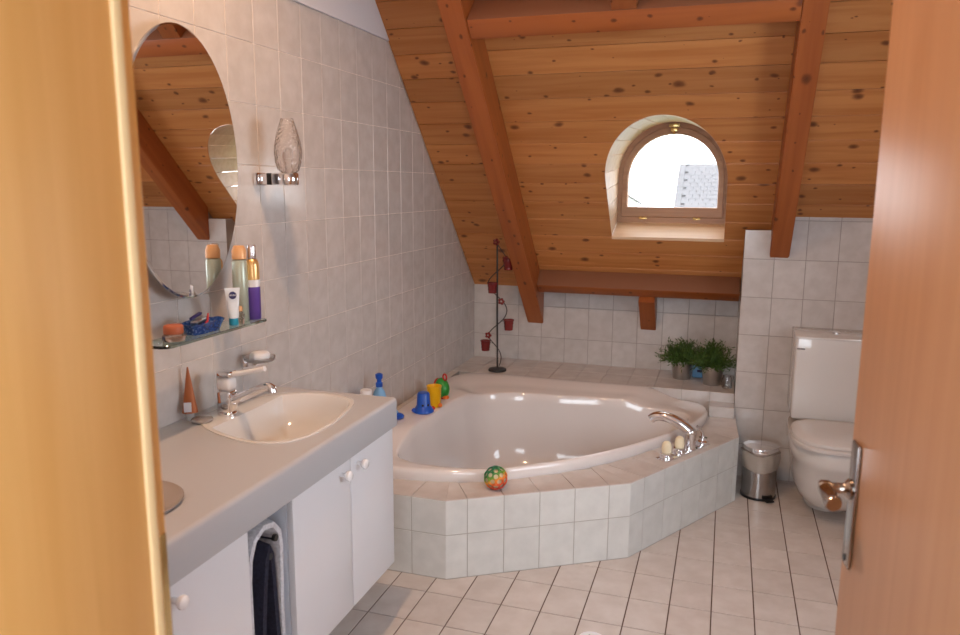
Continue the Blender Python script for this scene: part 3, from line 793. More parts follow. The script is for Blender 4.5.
def cabinets():
    zb, zt, xf = .243, ZT-.100, .50
    def knob(parent, y, z):
        m = MB()
        prof = [(.0075, 0), (.0065, .008), (.0065, .013), (.012, .017), (.0155, .023), (.015, .03), (.010, .035), (0, .036)]
        for r, h in prof: pass
        t = MB(); t.lathe(prof, 20); m.add(t, Matrix.Translation((xf, y, z)) @ Matrix.Rotation(PI/2, 4, 'Y'))
        m.build('knob', 'knob', parent, 40)
    def unit(y0, y1, doors, label):
        c = MB(); p = .016; x0 = .0015
        c.box(x0, xf-.021, y0, y0+p, zb, zt).box(x0, xf-.021, y1-p, y1, zb, zt).box(x0, xf-.021, y0+p, y1-p, zb, zb+p).box(x0, x0+.006, y0+p, y1-p, zb+p, zt-p)
        root = thing('vanity_cabinet', label, 'cabinet', (0, 0, 0))
        root.location = (0, 0, 0)
        c.build('carcass', 'cab_body', root)
        for a, b, ky in doors:
            d = MB().box(xf-.02, xf, a, b, zb, zt-.002, .003).build('door', 'cab', root, 40)
            if ky: knob(d, ky, .706)
    unit(1.672, 2.318, ((1.674, 2.002, 1.945), (2.006, 2.318, 2.052)), 'white wall-hung vanity cabinet with two doors, next to the bathtub')
    unit(.80, 1.474, ((.802, 1.135, 1.10), (1.139, 1.474, 1.205)), 'white wall-hung vanity cabinet at the doorway end of the counter')
cabinets()
def towels():
    # two pull-out rails in the gap between the cabinets
    rail = thing('towel_rail', 'chrome pull-out towel rail with two bars beneath the vanity top', 'towel rail', (.0, 1.57, .66))
    bars = ((1.585, .648), (1.615, .668))
    for y, z in ((.002, -.035), (.03, .003)):
        MB().tube([(.02, y, z), (.486, y, z)], .0075, 12).build('bar', 'chrome', rail, 40)
        MB().tube([(.486, y, z), (.495, y, z)], .0095, 12).build('end_cap', 'black_plastic', rail, 40)
    MB().box(.002, .02, -.01, .09, -.04, .04, .003).build('bracket', 'chrome', rail, 40)
    def drape(profile, x0, x1, th, name, m, label, amp=.004, seed=0):
        """profile in (y,z): centre line of a hanging cloth seen end-on, extruded along x"""
        rnd = random.Random(seed); mb = MB(); rings = []
        P = [Vector(p) for p in profile]; n = len(P)
        off = []
        for i in range(n):
            d = (P[min(i+1, n-1)]-P[max(i-1, 0)]).normalized(); off.append(Vector((-d.y, d.x)))
        NX = 14
        for k in range(NX+1):
            x = x0+(x1-x0)*k/NX; e = .55 if k in (0, NX) else 1
            ph = math.sin(k*.9+seed)*amp
            A = [(x+(.004*math.sin(i*.8+seed)), P[i].x+off[i].x*th/2*e+ph*min(1, i/4), P[i].y+off[i].y*th/2*e) for i in range(n)]
            B = [(x+(.004*math.sin(i*.8+seed)), P[i].x-off[i].x*th/2*e+ph*min(1, i/4), P[i].y-off[i].y*th/2*e) for i in range(n-1, -1, -1)]
            rings.append(mb.ring(A+B))
        mb.loft(rings); mb.bm.faces.new(rings[0][::-1]); mb.bm.faces.new(rings[-1])
        o = mb.build(name, m, smooth=60); tag(o, label, 'towel'); return o
    drape([(1.497, .24), (1.497, .35), (1.498, .48), (1.502, .58), (1.512, .635), (1.534, .68), (1.572, .700), (1.61, .693), (1.633, .664), (1.639, .62), (1.639, .55), (1.641, .46), (1.645, .36), (1.646, .28)],
          .05, .480, .027, 'towel', 'towel_white', 'pale grey towel draped over the rail between the cabinets', .0008, 1)
    drape([(1.531, .22), (1.533, .35), (1.541, .46), (1.550, .56), (1.557, .625), (1.569, .652), (1.581, .625), (1.590, .56), (1.598, .46), (1.606, .35), (1.608, .24)],
          .05, .492, .030, 'towel', 'towel_navy', 'dark navy towel hanging inside the fold of the pale towel', .0006, 4)
towels()

# ------------------------------------------------------------------ mirror, shelf, sconce and what stands there
def mirror():
    root = thing('wall_mirror', 'tall oval mirror without a frame on the tiled wall above the vanity', 'mirror', (.001, 1.885, 1.62))
    n = 72; a, b = .251, .390; q0 = .046
    m = MB()
    def e(k, x): return [(x, a*k*math.cos(2*PI*i/n), b*k*math.sin(2*PI*i/n)) for i in range(n)]
    def e2(d, x): return [(x, (a-d)*math.cos(2*PI*i/n), (b-d)*math.sin(2*PI*i/n)) for i in range(n)]
    r = [m.ring(e2(0, q0)), m.ring(e2(0, q0+.006)), m.ring(e2(.0035, q0+.0085))]
    m.loft(r); m.bm.faces.new(r[0]); m.bm.faces.new(r[-1]); m.build('edge', 'mirror_edge', root, 30)
    m = MB(); r = [m.ring(e2(.0045, q0+.0087)), m.ring(e2(.0055, q0+.0093))]; m.loft(r); m.bm.faces.new(r[-1]); m.bm.faces.new(r[0]); m.build('glass', 'mirror', root)
    m = MB(); r = [m.ring(e2(.06, 0)), m.ring(e2(.06, q0-.0005))]; m.loft(r); m.bm.faces.new(r[-1]); m.bm.faces.new(r[0]); m.build('backing', 'cab_body', root)
mirror()
def text_mesh(txt, size, name, m, parent, mtx):
    cu = bpy.data.curves.new('t', 'FONT'); cu.body = txt; cu.size = size; cu.align_x = 'CENTER'; cu.align_y = 'CENTER'; cu.extrude = .0002
    o = bpy.data.objects.new('t', cu); COL.objects.link(o); dg = bpy.context.evaluated_depsgraph_get()
    me = bpy.data.meshes.new_from_object(o.evaluated_get(dg)); bpy.data.objects.remove(o); bpy.data.curves.remove(cu)
    me.materials.clear(); me.materials.append(M[m])
    return put(name, me, parent, mtx=mtx)
ZS = 1.1365
def sh(x, y, z): return (x+.055, y-.062-.0465*(y-1.763), z)      # shelf stands off the wall with the mirror
def shelf():
    y0, y1, d = 1.635, 2.11, .103
    root = thing('glass_shelf', 'green-edged glass shelf below the mirror', 'shelf', (.056, (y0+y1)/2, ZS))
    m = MB(); r = .03; P = [(0, y0), ]
    P = [(0, y0)] + [(d-r+r*math.sin(t), y0+r-r*math.cos(t)) for t in [PI/2*i/8 for i in range(9)]] + [(d-.008, y1-.0), (0, y1)]
    P[-2:] = [(d, y1-.008), (d-.008, y1), (0, y1)]
    m.prism([(x, y-(y0+y1)/2) for x, y in P], .008, .001)
    m.build('glass', 'green_glass', root, loc=(0, 0, -.008))
    for y in (-.17, .17):
        MB().box(-.0545, .03, y-.012, y+.012, -.02, -.0085, .003).build('bracket', 'chrome', root, 40)
shelf()
def can(name, loc, parts, label, cat, n=28):
    """parts: (part name, profile, material)"""
    root = thing(name, label, cat, loc)
    for nm, prof, m in parts: MB().lathe(prof, n).build(nm, m, root, 40)
    return root
def shelf_things():
    z = ZS+.0006
    r = .0225
    can('hairspray_can', sh(.070, 2.166, z), [('body', [(0, 0), (r-.003, 0), (r, .004), (r, .105), (0, .105)], 'purple'), ('band', [(0, .1055), (r+.0003, .1055), (r+.0003, .128), (0, .128)], 'white_p'),
        ('upper_body', [(0, .1285), (r, .1285), (r, .175), (r-.002, .185), (.014, .193), (0, .193)], 'gold'), ('cap', [(.0125, .1935), (.013, .196), (.013, .234), (.0115, .238), (0, .238)], 'silver')],
        'spray can with purple lower half, gold top and silver cap, on the glass shelf', 'spray can')
    r = .0235
    can('hairspray_can', sh(.050, 2.127, z), [('body', [(0, 0), (r-.003, 0), (r, .004), (r, .186), (r-.004, .194), (0, .195)], 'mint_can'), ('cap', [(r-.003, .1955), (r-.001, .197), (r-.0005, .222), (.016, .238), (0, .2395)], 'peach')],
        'pale silver-green spray can with peach cap on the glass shelf', 'spray can')
    # cream tube standing on its cap
    t = thing('cream_tube', 'white cream tube with dark blue round logo and turquoise cap on shelf', 'tube', sh(.075, 2.045, z), math.radians(-50))
    MB().lathe([(0, 0), (.0135, 0), (.0145, .002), (.0135, .022), (0, .022)], 24).build('cap', 'teal', t, 40)
    m = MB(); rings = []
    for k in range(9):
        f = k/8; h = .0225+.093*f; w = .0150+.0075*f; d = .0135*(1-f)+.0012*f
        rings.append(m.ring([(d*math.cos(2*PI*i/24), w*math.sin(2*PI*i/24), h) for i in range(24)]))
    m.loft(rings); m.bm.faces.new(rings[0][::-1]); m.bm.faces.new(rings[-1]); m.build('body', 'pale_tube', t, 50)
    # round emblem on the face towards the room
    rot = Matrix.Rotation(PI/2, 4, 'Y')
    fr = frame((0.0052, 0, .093), Y, Z, X) @ Matrix.Rotation(math.radians(0), 4, 'X')
    tilt = Matrix.Translation((.0062, 0, .093)) @ Matrix.Rotation(math.radians(-7.5), 4, 'Y')
    mb = MB(); t2 = MB(); t2.lathe([(0, .0006), (.0115, .0006), (.0115, 0), (0, 0)], 28); mb.add(t2, tilt @ Matrix.Rotation(PI/2, 4, 'Y')); mb.build('emblem', 'navy', t)
    text_mesh('NIVEA', .0075, 'lettering', 'white_p', t, tilt @ frame((.0012, 0, 0), Y, Z, X))
    # clear bottle with pinkish contents
    can('scent_bottle', sh(.083, 2.068, z), [('body', [(0, 0), (.012, 0), (.0135, .003), (.0135, .03), (.009, .036), (.007, .04), (0, .04)], glass('pink glass', (.95, .72, .66, 1), .1)), ('stopper', [(0, .0405), (.008, .0405), (.009, .05), (.006, .056), (0, .057)], 'peach')],
        'small pink glass scent bottle with peach stopper between tube and cans', 'bottle')
    # blue ribbed glass dish with small things in it
    d = thing('glass_dish', 'oblong bubbled blue glass dish on the shelf', 'dish', sh(.055, 1.915, z), math.radians(0))
    m = MB(); n = 40
    def ov(a, b, zz, wav=0): return [(a*math.copysign(abs(math.cos(q))**.6, math.cos(q)), b*math.copysign(abs(math.sin(q))**.6, math.sin(q)), zz+wav*math.cos(8*q)) for q in [2*PI*i/n for i in range(n)]]
    r = [m.ring(ov(.028, .06, 0)), m.ring(ov(.034, .072, .02)), m.ring(ov(.04, .08, .032, .002)), m.ring(ov(.036, .076, .032, .002)), m.ring(ov(.030, .066, .016)), m.ring(ov(.026, .058, .005))]
    m.loft(r); m.bm.faces.new(r[0][::-1]); m.bm.faces.new(r[-1])
    bm_ = mat('bubbled blue glass', srgb(40, 88, 170), .15, 0, **{'Transmission Weight': .45})
    v = coords(bm_, (140, 140, 140), False); vo = nd(bm_, 'ShaderNodeTexVoronoi'); vo.inputs['Scale'].default_value = 1; lk(bm_, v, vo.inputs['Vector'])
    rp = ramp(bm_, [(.0, srgb(190, 210, 240)), (.25, srgb(70, 120, 200)), (.5, srgb(34, 76, 156))]); lk(bm_, vo.outputs['Distance'], rp.inputs[0]); lk(bm_, rp.outputs[0], bm_.node_tree.nodes['Principled BSDF'].inputs['Base Color'])
    m.build('bowl', bm_, d, 40)
    o = MB().box(-.012, .012, -.026, .026, 0, .014, .004).build('hair_clip', 'zinc', smooth=40); o.location = sh(.052, 1.905, z+.026); o.rotation_euler = (.12, 0, .1)
    tag(o, 'grey metal clip lying in the blue glass dish', 'hair clip')
    o = MB().box(-.006, .006, -.024, .024, 0, .008, .003).build('comb', 'navy', smooth=40); o.location = sh(.045, 1.903, z+.0445); o.rotation_euler = (.25, 0, 0)
    tag(o, 'small dark purple comb lying on the clip in the dish', 'comb')
    o = MB().tube([(0, 0, 0), (0, .008, .012), (0, .012, .03)], [.004, .004, .002], 10).build('lipstick', 'red', smooth=40, loc=sh(.035, 1.962, z+.016)); tag(o, 'thin red pencil standing in the end of the dish', 'pencil')
    can('cream_jar', sh(.063, 1.777, z), [('body', [(0, 0), (.028, 0), (.031, .004), (.031, .014), (.024, .019), (0, .019)], glass('amber glass', (.86, .62, .5, 1), .1)), ('lid', [(0, .0195), (.0255, .0195), (.0265, .022), (.0265, .04), (.024, .043), (0, .043)], 'terracotta')],
        'low glass cream jar with terracotta lid at the shelf end', 'jar')
    # bronze tube on the counter
    t = thing('lotion_tube', 'brown lotion tube standing on its clear cap beside the tap', 'tube', (.028, 1.872, ZT+.0006), math.radians(34))
    MB().lathe([(0, 0), (.012, 0), (.012, .022), (0, .022)], 20).build('cap', 'frost', t, 40)
    m = MB(); rings = []
    for k in range(9):
        f = k/8; h = .0225+.142*f; w = .0235*(1-f)+.0022*f; dd = .0165*(1-f)+.001*f
        rings.append(m.ring([(w*math.cos(2*PI*i/24), dd*math.sin(2*PI*i/24), h) for i in range(24)]))
    m.loft(rings); m.bm.faces.new(rings[0][::-1]); m.bm.faces.new(rings[-1]); m.build('body', 'bronze', t, 50)
    MB().box(-.016, .006, -.0178, -.0155, .028, .058).build('label', 'tagwhite', t)
    # soap dish on the wall
    s = thing('soap_dish', 'frosted glass soap dish in a chrome wall holder above the tap', 'soap dish', (.001, 2.195, .955))
    MB().box(0, .012, -.022, .022, -.01, .022, .003).box(.01, .045, -.012, .012, -.004, .012, .003).build('holder', 'chrome', s, 40)
    MB().lathe([(0, .013), (.04, .013), (.05, .018), (.053, .03), (.05, .03), (.046, .022), (.036, .018), (0, .018)], 32, (.062, 0, 0)).build('dish', 'frost', s, 40)
    o = MB().lathe([(0, .0), (.03, .0), (.036, .008), (.036, .018), (.03, .026), (0, .028)], 28, sx=.9, sy=1.1).build('soap_bar', 'white_p', smooth=50, loc=(.063, 2.195, .9735)); tag(o, 'white soap bar in the frosted wall dish', 'soap')
    # sconce
    c = thing('wall_sconce', 'chrome wall lamp with bubbled glass shade, switched off', 'lamp', (.001, 2.32, 1.583))
    MB().box(0, .018, -.028, .028, -.022, .022, .005).build('wall_plate', 'chrome', c, 40)
    MB().box(.018, .10, -.014, .014, -.019, .019, .004).build('arm', 'chrome', c, 40)
    MB().box(.046, .066, -.0148, .0148, -.0198, .0198, .002).build('clamp', 'black_plastic', c, 40)
    MB().lathe([(0, -.021), (.03, -.021), (.033, -.017), (.033, .016), (.03, .02), (0, .02)], 28, (.125, 0, 0)).build('cup', 'chrome', c, 40)
    prof = [(.026, .0205), (.036, .03), (.044, .055), (.0475, .09), (.044, .12), (.034, .16), (.021, .2)]
    MB().lathe(prof + [(r-.003, z_) for r, z_ in prof[::-1]], 36, (.125, 0, 0), closed=True).build('shade', 'crackle', c, 60)
    MB().lathe([(0, .0205), (.011, .0205), (.011, .05), (.016, .07), (.0165, .085), (.010, .1), (0, .104)], 20, (.125, 0, 0)).build('bulb', 'frost', c, 50)
    # round dish on the counter near the doorway
    MBd = MB().lathe([(0, 0), (.11, 0), (.124, .003), (.1265, .0075), (.125, .009), (.122, .0075), (.118, .004), (.1, .003), (0, .003)], 48)
    o = MBd.build('round_tray', 'stone', smooth=40, loc=(.305, 1.297, ZT+.0006)); tag(o, 'shallow round taupe tray on the vanity top near the doorway', 'tray')
shelf_things()

# ------------------------------------------------------------------ things around the tub
def candle_stand():
    bx, by = .268, 4.37
    root = thing('candle_stand', 'thin black iron stand with a spiral wire and red hanging cups', 'candle stand', (bx, by, ZU+.0006))
    MB().lathe([(0, 0), (.055, 0), (.056, .004), (.053, .012), (.01, .016), (0, .016)], 36).build('base', 'black', root, 40)
    MB().tube([(0, 0, .014), (-.004, 0, .4), (-.008, 0, .80)], .0055, 8).build('pole', 'black', root, 40)
    hel = []
    for k in range(121):
        f = k/120; a = -.2+f*2*PI*2.35; r = .012+.046*math.sin(min(1, f*3)*PI/2)*(1 if f < .85 else (1-f)/.15*.9+.1)
        hel.append((r*math.cos(a)-.006*f, r*math.sin(a)*(.9-.5*f), .03+.76*f))
    MB().tube(hel, .003, 6).build('spiral_wire', 'black', root, 60)
    def near(z):
        return min(hel, key=lambda p: abs(p[2]-z))
    for dx, zz in ((.065, 1.096), (-.035, .952), (.078, .737), (-.085, .588)):
        z = zz-ZU-.026; h = near(z+.05); q = (dx, h[1]*1.0, z)
        cup = MB().lathe([(a*1.25, b*1.15) for a, b in [(0, 0), (.019, 0), (.0205, .004), (.0195, .012), (.022, .016), (.021, .03), (.0235, .034), (.0225, .046), (.026, .05), (.026, .056), (.0225, .056), (.019, .046), (.017, .006), (0, .005)]], 24, q).build('cup', 'redcup', root, 40)
        a = Vector((q[0], q[1], z+.052)); b = Vector(h); s = (b-a); s.z = 0; s = s.normalized() if s.length > 1e-5 else X
        MB().tube([a+s*.024, b], .002, 6).build('hook', 'black', cup)
    for zz in (1.235, 1.138, .879, .673):
        h = Vector(near(zz-ZU)); m = MB()
        for k in range(5):
            a = 2*PI*k/5; t = MB().lathe([(0, 0), (.008, .003), (.009, .006), (.004, .009), (0, .01)], 8)
            m.add(t, Matrix.Translation(h+Vector((.013*math.cos(a), -.006, .013*math.sin(a)-.004))) @ Matrix.Rotation(PI/2, 4, 'X'))
        m.build('flower', 'redcup', root, 60)
candle_stand()
def plant(x, y, label, seed, sc_=1.0):
    rnd = random.Random(seed)
    root = thing('potted_plant', label, 'plant', (x, y, ZU+.0006))
    MB().lathe([(0, 0), (.045, 0), (.047, .002), (.062, .108), (.0645, .11), (.062, .112), (.058, .108), (.05, .09), (0, .09)], 36).build('pot', 'zinc', root, 40)
    MB().lathe([(0, .096), (.03, .098), (.0535, .0955), (.05, .091), (0, .091)], 24).build('soil', 'soil', root, 40)
    m = MB()
    for i in range(300):
        a = rnd.uniform(0, 2*PI); el = rnd.uniform(.15, 1.45); L = rnd.uniform(.08, .155)*sc_
        d = Vector((math.cos(a)*math.cos(el), math.sin(a)*math.cos(el), math.sin(el)))
        p0 = Vector((rnd.uniform(-.03, .03), rnd.uniform(-.03, .03), .095)); bend = Vector((0, 0, -rnd.uniform(0, .03)))
        pts = [p0+d*L*t+bend*t*t for t in (0, .35, .7, 1)]
        m.tube(pts, [.0013, .0012, .001, .0006], 3)
        for j in range(9):
            t = .25+.75*j/8; p = p0+d*L*t+bend*t*t
            q = Vector((rnd.gauss(0, 1), rnd.gauss(0, 1), rnd.gauss(0, 1))); q = (q-d*q.dot(d)).normalized()
            e = (d*.8+q).normalized(); w_ = e.cross(Vector((rnd.gauss(0, 1), rnd.gauss(0, 1), rnd.gauss(0, 1)))).normalized()*.003; l = rnd.uniform(.016, .03)
            v = m.ring([p, p+e*l*.5+w_, p+e*l, p+e*l*.5-w_]); m.bm.faces.new(v)
    me = m.mesh('foliage', 'leaf')
    o = put('foliage', me, root); o['kind'] = 'stuff'
plant(1.352, 4.54, 'bushy needle-leaved plant in zinc pot, the one further from the tiled box', 3)
plant(1.525, 4.455, 'bushy needle-leaved plant in zinc pot close to the tiled box wall', 8, 1.12)
def small_things():
    can('glass_jar', (1.607, 4.40, ZU+.0006), [('body', [(0, 0), (.026, 0), (.028, .004), (.028, .05), (.022, .062), (.022, .07), (.0195, .07), (.0195, .062), (.025, .05), (.025, .006), (0, .005)], 'glass')], 'small clear patterned glass jar beside the right-hand zinc pot', 'jar')
    o = thing('tissue_pack', 'pale blue packet standing between the two zinc pots', 'packet', (1.455, 4.60, ZU+.0006), .15)
    MB().box(-.045, .045, -.02, .02, 0, .075, .008, 3).build('body', 'lightblue', o, 40)
    MB().box(-.02, .02, -.0212, -.0202, .035, .05).build('print', 'navy', o)
    # toys on the rim
    x, y = .10, 3.37
    def on(x, y): return rimh(x, y)+.0008
    t = thing('toy_cup', 'blue plastic bath toy cup with two eyes and a wide brim', 'toy', (.165, 3.37, 0)); t.location.z = .4535
    t.location = (.174, 3.40, rimh(.09, 3.40)+.001)
    MB().lathe([(0, 0), (.046, 0), (.052, .004), (.050, .012), (.038, .03), (.034, .036), (.031, .092), (.026, .1), (0, .102)], 32).build('body', 'blue', t, 40)
    for s in (-1, 1):
        q = Vector((.0, 0, 0)); a = math.radians(-50+s*24); 
        e = MB(); s_ = MB().lathe([(0, -.006), (.005, -.003), (.006, 0), (.005, .003), (0, .006)], 12); e.add(s_, Matrix.Translation((.034*math.cos(a), .034*math.sin(a), .042))); e.build('eye', 'black_plastic', t, 60)
        a = math.radians(-50+s*92); e = MB(); s_ = MB().lathe([(0, -.012), (.009, -.006), (.012, 0), (.009, .006), (0, .012)], 14); e.add(s_, Matrix.Translation((.05*math.cos(a), .05*math.sin(a), .014))); e.build('ear', 'red' if s > 0 else 'blue', t, 60)
    t = thing('toy_cup', 'plain yellow plastic bath toy cup between blue and green toys', 'toy', (.188, 3.51, rimh(.09, 3.525)+.001))
    MB().lathe([(0, 0), (.031, 0), (.0325, .003), (.037, .1), (.039, .102), (.039, .108), (.036, .108), (.034, .1), (.03, .006), (0, .005)], 32).build('body', 'yellow', t, 40)
    m = MB().tube([(.03*math.cos(a), .03*math.sin(a)-.0, .0) for a in (0, 1)], .001, 4) if False else None
    s_ = MB().lathe([(0, -.012), (.008, -.008), (.011, 0), (.008, .008), (0, .012)], 14); e = MB(); e.add(s_, Matrix.Translation((.04, -.018, .014))); e.build('foot', 'orange', t, 60)
    t = thing('toy_turtle', 'green plastic bath toy with red edging and a round handle', 'toy', (.178, 3.66, rimh(.09, 3.68)+.008), math.radians(-35))
    m = MB().lathe([(0, 0), (.05, 0), (.055, .012), (.052, .03), (.04, .048), (.02, .057), (0, .058)], 28, sy=.62)
    b = MB(); b.add(m, Matrix.Translation((0, 0, .052)) @ Matrix.Rotation(math.radians(62), 4, 'Y') @ Matrix.Translation((0, 0, -.02))); b.build('shell', 'green', t, 40)
    m = MB().lathe([(.05, 0), (.058, .002), (.06, .009), (.056, .014), (.05, .012)], 28, closed=True, sy=.66)
    b = MB(); b.add(m, Matrix.Translation((0, 0, .052)) @ Matrix.Rotation(math.radians(62), 4, 'Y') @ Matrix.Translation((0, 0, -.03))); b.build('rim', 'red', t, 40)
    m = MB(); m.tube([(.02+.016*math.cos(a), .0, .112+.016*math.sin(a)) for a in [2*PI*i/16 for i in range(17)]], .0045, 8, False); m.build('handle', 'red', t, 60)
    MB().lathe([(0, -.0), (.016, .0), (.018, .006), (.012, .014), (0, .016)], 14, (.03, 0, 0)).build('foot', 'orange', t, 60)
    # blue flat toy, pump bottle and small bottle near the counter end
    t = thing('toy_boat', 'flat blue plastic toy lying on the tub rim near the counter', 'toy', (.085, 3.26, rimh(.085, 3.26)+.001))
    MB().lathe([(0, 0), (.03, 0), (.042, .006), (.044, .014), (.036, .022), (.015, .028), (0, .028)], 28, sy=.8).build('body', 'blue', t, 40)
    MB().lathe([(0, .026), (.014, .026), (.013, .036), (0, .038)], 16).build('button', 'lightblue', t, 40)
    can('pump_bottle', (.085, 3.085, rimh(.085, 3.085)+.0008), [('body', [(0, 0), (.03, 0), (.033, .004), (.033, .15), (.026, .18), (.014, .198), (.014, .204), (0, .204)], 'lightblue'), ('collar', [(0, .2045), (.016, .2045), (.016, .222), (.011, .226), (.011, .24), (0, .24)], 'blue'),
        ('pump_head', [(0, .2405), (.014, .2405), (.017, .246), (.017, .262), (.008, .267), (0, .267)], 'blue')], 'pale blue pump bottle with dark blue dispenser behind the counter end', 'bottle')
    can('lotion_bottle', (.072, 2.975, rimh(.072, 2.975)+.0008), [('body', [(0, 0), (.028, 0), (.03, .004), (.03, .17), (.022, .185), (0, .186)], 'lightblue'), ('cap', [(0, .1865), (.026, .1865), (.026, .234), (.023, .238), (0, .238)], 'white_p')], 'pale blue bottle with round white cap next to the pump bottle', 'bottle')
    # lattice ball
    bm = bmesh.new(); bmesh.ops.create_icosphere(bm, subdivisions=2, radius=1)
    dirs = [v.co.normalized() for v in bm.verts]; bm.free(); m = MB(); R = .0475; rng = random.Random(5)
    for d in dirs:
        q = d.to_track_quat('Z', 'Y').to_matrix().to_4x4(); t = MB(); rr = R*.27; tr = .0034
        N1, N2 = 14, 6; rings = []
        for i in range(N1):
            a = 2*PI*i/N1; rings.append(t.ring([((rr+tr*math.cos(b))*math.cos(a), (rr+tr*math.cos(b))*math.sin(a), R*.955+tr*.8*math.sin(b)) for b in [2*PI*j/N2 for j in range(N2)]]))
        rings.append(rings[0]); t.loft(rings); m.add(t, q)
    bmat = mat('lattice ball plastic', srgb(200, 60, 40), .35); tc = nd(bmat, 'ShaderNodeTexCoord'); sx = nd(bmat, 'ShaderNodeSeparateXYZ'); lk(bmat, tc.outputs['Object'], sx.inputs[0])
    s1 = nd(bmat, 'ShaderNodeMath', operation='MULTIPLY_ADD'); lk(bmat, sx.outputs['Z'], s1.inputs[0]); s1.inputs[1].default_value = 9; s1.inputs[2].default_value = .5
    s2 = nd(bmat, 'ShaderNodeMath', operation='MULTIPLY_ADD'); lk(bmat, sx.outputs['X'], s2.inputs[0]); s2.inputs[1].default_value = -5; lk(bmat, s1.outputs[0], s2.inputs[2])
    rp = ramp(bmat, [(.0, srgb(190, 40, 40)), (.32, srgb(226, 96, 40)), (.5, srgb(236, 150, 50)), (.62, srgb(120, 160, 50)), (.8, srgb(50, 130, 70)), (1.0, srgb(30, 110, 80))]); lk(bmat, s2.outputs[0], rp.inputs[0]); lk(bmat, rp.outputs[0], bmat.node_tree.nodes['Principled BSDF'].inputs['Base Color'])
    o = m.build('lattice_ball', bmat, smooth=60, loc=(.715, 2.848, ZL+R+.0005)); tag(o, 'red, orange and green open lattice ball on the tub ledge', 'ball')
    inner = MB(); inner.lathe([(R*.86*math.sin(PI*i/14), -R*.86*math.cos(PI*i/14)) for i in range(15)], 24)
    inner.build('core', mat('cream ball core', srgb(226, 206, 170), .4), o, 60)
small_things()

# ------------------------------------------------------------------ toilet, bin
def toilet():
    XC0 = 2.105
    root = thing('toilet', 'white toilet with boxy cistern and closed lid against the tiled wall', 'toilet', (XC0, YT-.001, 0))
    def ch(mb, n, m, sm=40): return mb.build(n, m, root, sm)
    # local: x sideways, y negative towards the room
    m = MB().box(-.192, .192, -.278, 0, .43, .846, .012, 3)
    c = ch(m, 'cistern', 'porcelain')
    MB().box(-.194, .194, -.281, 0, .836, .849, .006, 2).build('cistern_lid', 'porcelain', c, 40)
    MB().lathe([(0, 0), (.02, 0), (.02, .006), (.014, .009), (0, .009)], 20, (0, -.14, .8495)).build('flush_button', 'chrome', c, 40)
    m = MB().box(-.188, -.150, -.2795, -.2775, .783, .789); m.build('seam_mark', 'steel', c)
    # bowl: lofted rings
    def ring(mb, z, hw, yf, yb, n=48, pw=.75):
        pts = []; yc = (yf+yb)/2; hy = (yb-yf)/2
        for k in range(n):
            a = 2*PI*k/n; cx, sy = math.cos(a), math.sin(a)
            e = .55 if sy > 0 else pw
            pts.append((hw*math.copysign(abs(cx)**e, cx), yc+hy*math.copysign(abs(sy)**(.55 if sy > 0 else .9), sy), z))
        return mb.ring(pts)
    m = MB()
    rg = [ring(m, .0, .10, -.36, -.06), ring(m, .06, .105, -.38, -.03), ring(m, .075, .125, -.5, -.01), ring(m, .10, .15, -.575, -.004), ring(m, .16, .172, -.615, -.002), ring(m, .23, .182, -.635, -.002),
          ring(m, .29, .188, -.65, -.002), ring(m, .305, .196, -.662, -.002), ring(m, .33, .2, -.668, -.002), ring(m, .385, .202, -.672, -.002), ring(m, .392, .2, -.668, -.004)]
    m.loft(rg); m.bm.faces.new(rg[0][::-1]); m.bm.faces.new(rg[-1]); ch(m, 'bowl', 'porcelain', 50)
    m = MB(); rg = [ring(m, .3935, .2, -.676, -.288), ring(m, .396, .205, -.684, -.285), ring(m, .41, .206, -.686, -.285), ring(m, .416, .202, -.679, -.287)]
    m.loft(rg); m.bm.faces.new(rg[0][::-1]); m.bm.faces.new(rg[-1]); ch(m, 'seat', 'seat', 50)
    m = MB(); rg = [ring(m, .4175, .196, -.672, -.288), ring(m, .42, .2, -.678, -.285), ring(m, .432, .2, -.676, -.285), ring(m, .441, .188, -.659, -.289), ring(m, .446, .15, -.61, -.3), ring(m, .447, .08, -.52, -.34)]
    m.loft(rg); m.bm.faces.new(rg[0][::-1]); m.bm.faces.new(rg[-1]); ch(m, 'lid', 'seat', 50)
    for s in (-1, 1):
        m = MB().tube([(s*.09-.02, -.283, .425), (s*.09+.02, -.283, .425)], .011, 12); ch(m, 'hinge', 'chrome')
toilet()
def bin_():
    root = thing('pedal_bin', 'small steel pedal bin with plastic bag beside the toilet', 'bin', (1.787, 3.985, .0006), math.radians(-60))
    r = .0835
    MB().lathe([(0, 0), (r+.003, 0), (r+.004, .006), (r+.003, .012), (0, .012)], 40).build('base', 'black_plastic', root, 40)
    MB().lathe([(0, .0125), (r, .0125), (r, .232), (r-.003, .232), (r-.003, .016), (0, .016)], 48).build('body', 'steel', root, 40)
    MB().lathe([(r+.0005, .233), (r+.003, .236), (r+.003, .262), (r, .268), (r*.6, .275), (0, .277)], 48).build('lid', 'chrome', root, 40)
    m = MB(); n = 60; rings = []
    for k, (dr, z) in enumerate(((.0015, .150), (.006, .165), (.008, .19), (.011, .212), (.009, .232), (.014, .243))):
        rings.append(m.ring([((r+dr+.0035*math.sin(5*2*PI*i/n+k)*min(1, k)+.002*math.sin(13*2*PI*i/n))*math.cos(2*PI*i/n), (r+dr+.0035*math.sin(5*2*PI*i/n+k)*min(1, k))*math.sin(2*PI*i/n), z+.006*math.sin(3*2*PI*i/n)) for i in range(n)]))
    m.loft(rings); m.build('bag', 'bag', root, 60)
    m = MB().box(r-.012, r+.032, -.022, .022, .004, .012, .003); m.build('pedal', 'black_plastic', root, 40)
    m = MB().box(r-.003, r+.003, -.028, .028, .012, .03, .002); m.build('pedal_slot', 'black_plastic', root, 40)
bin_()
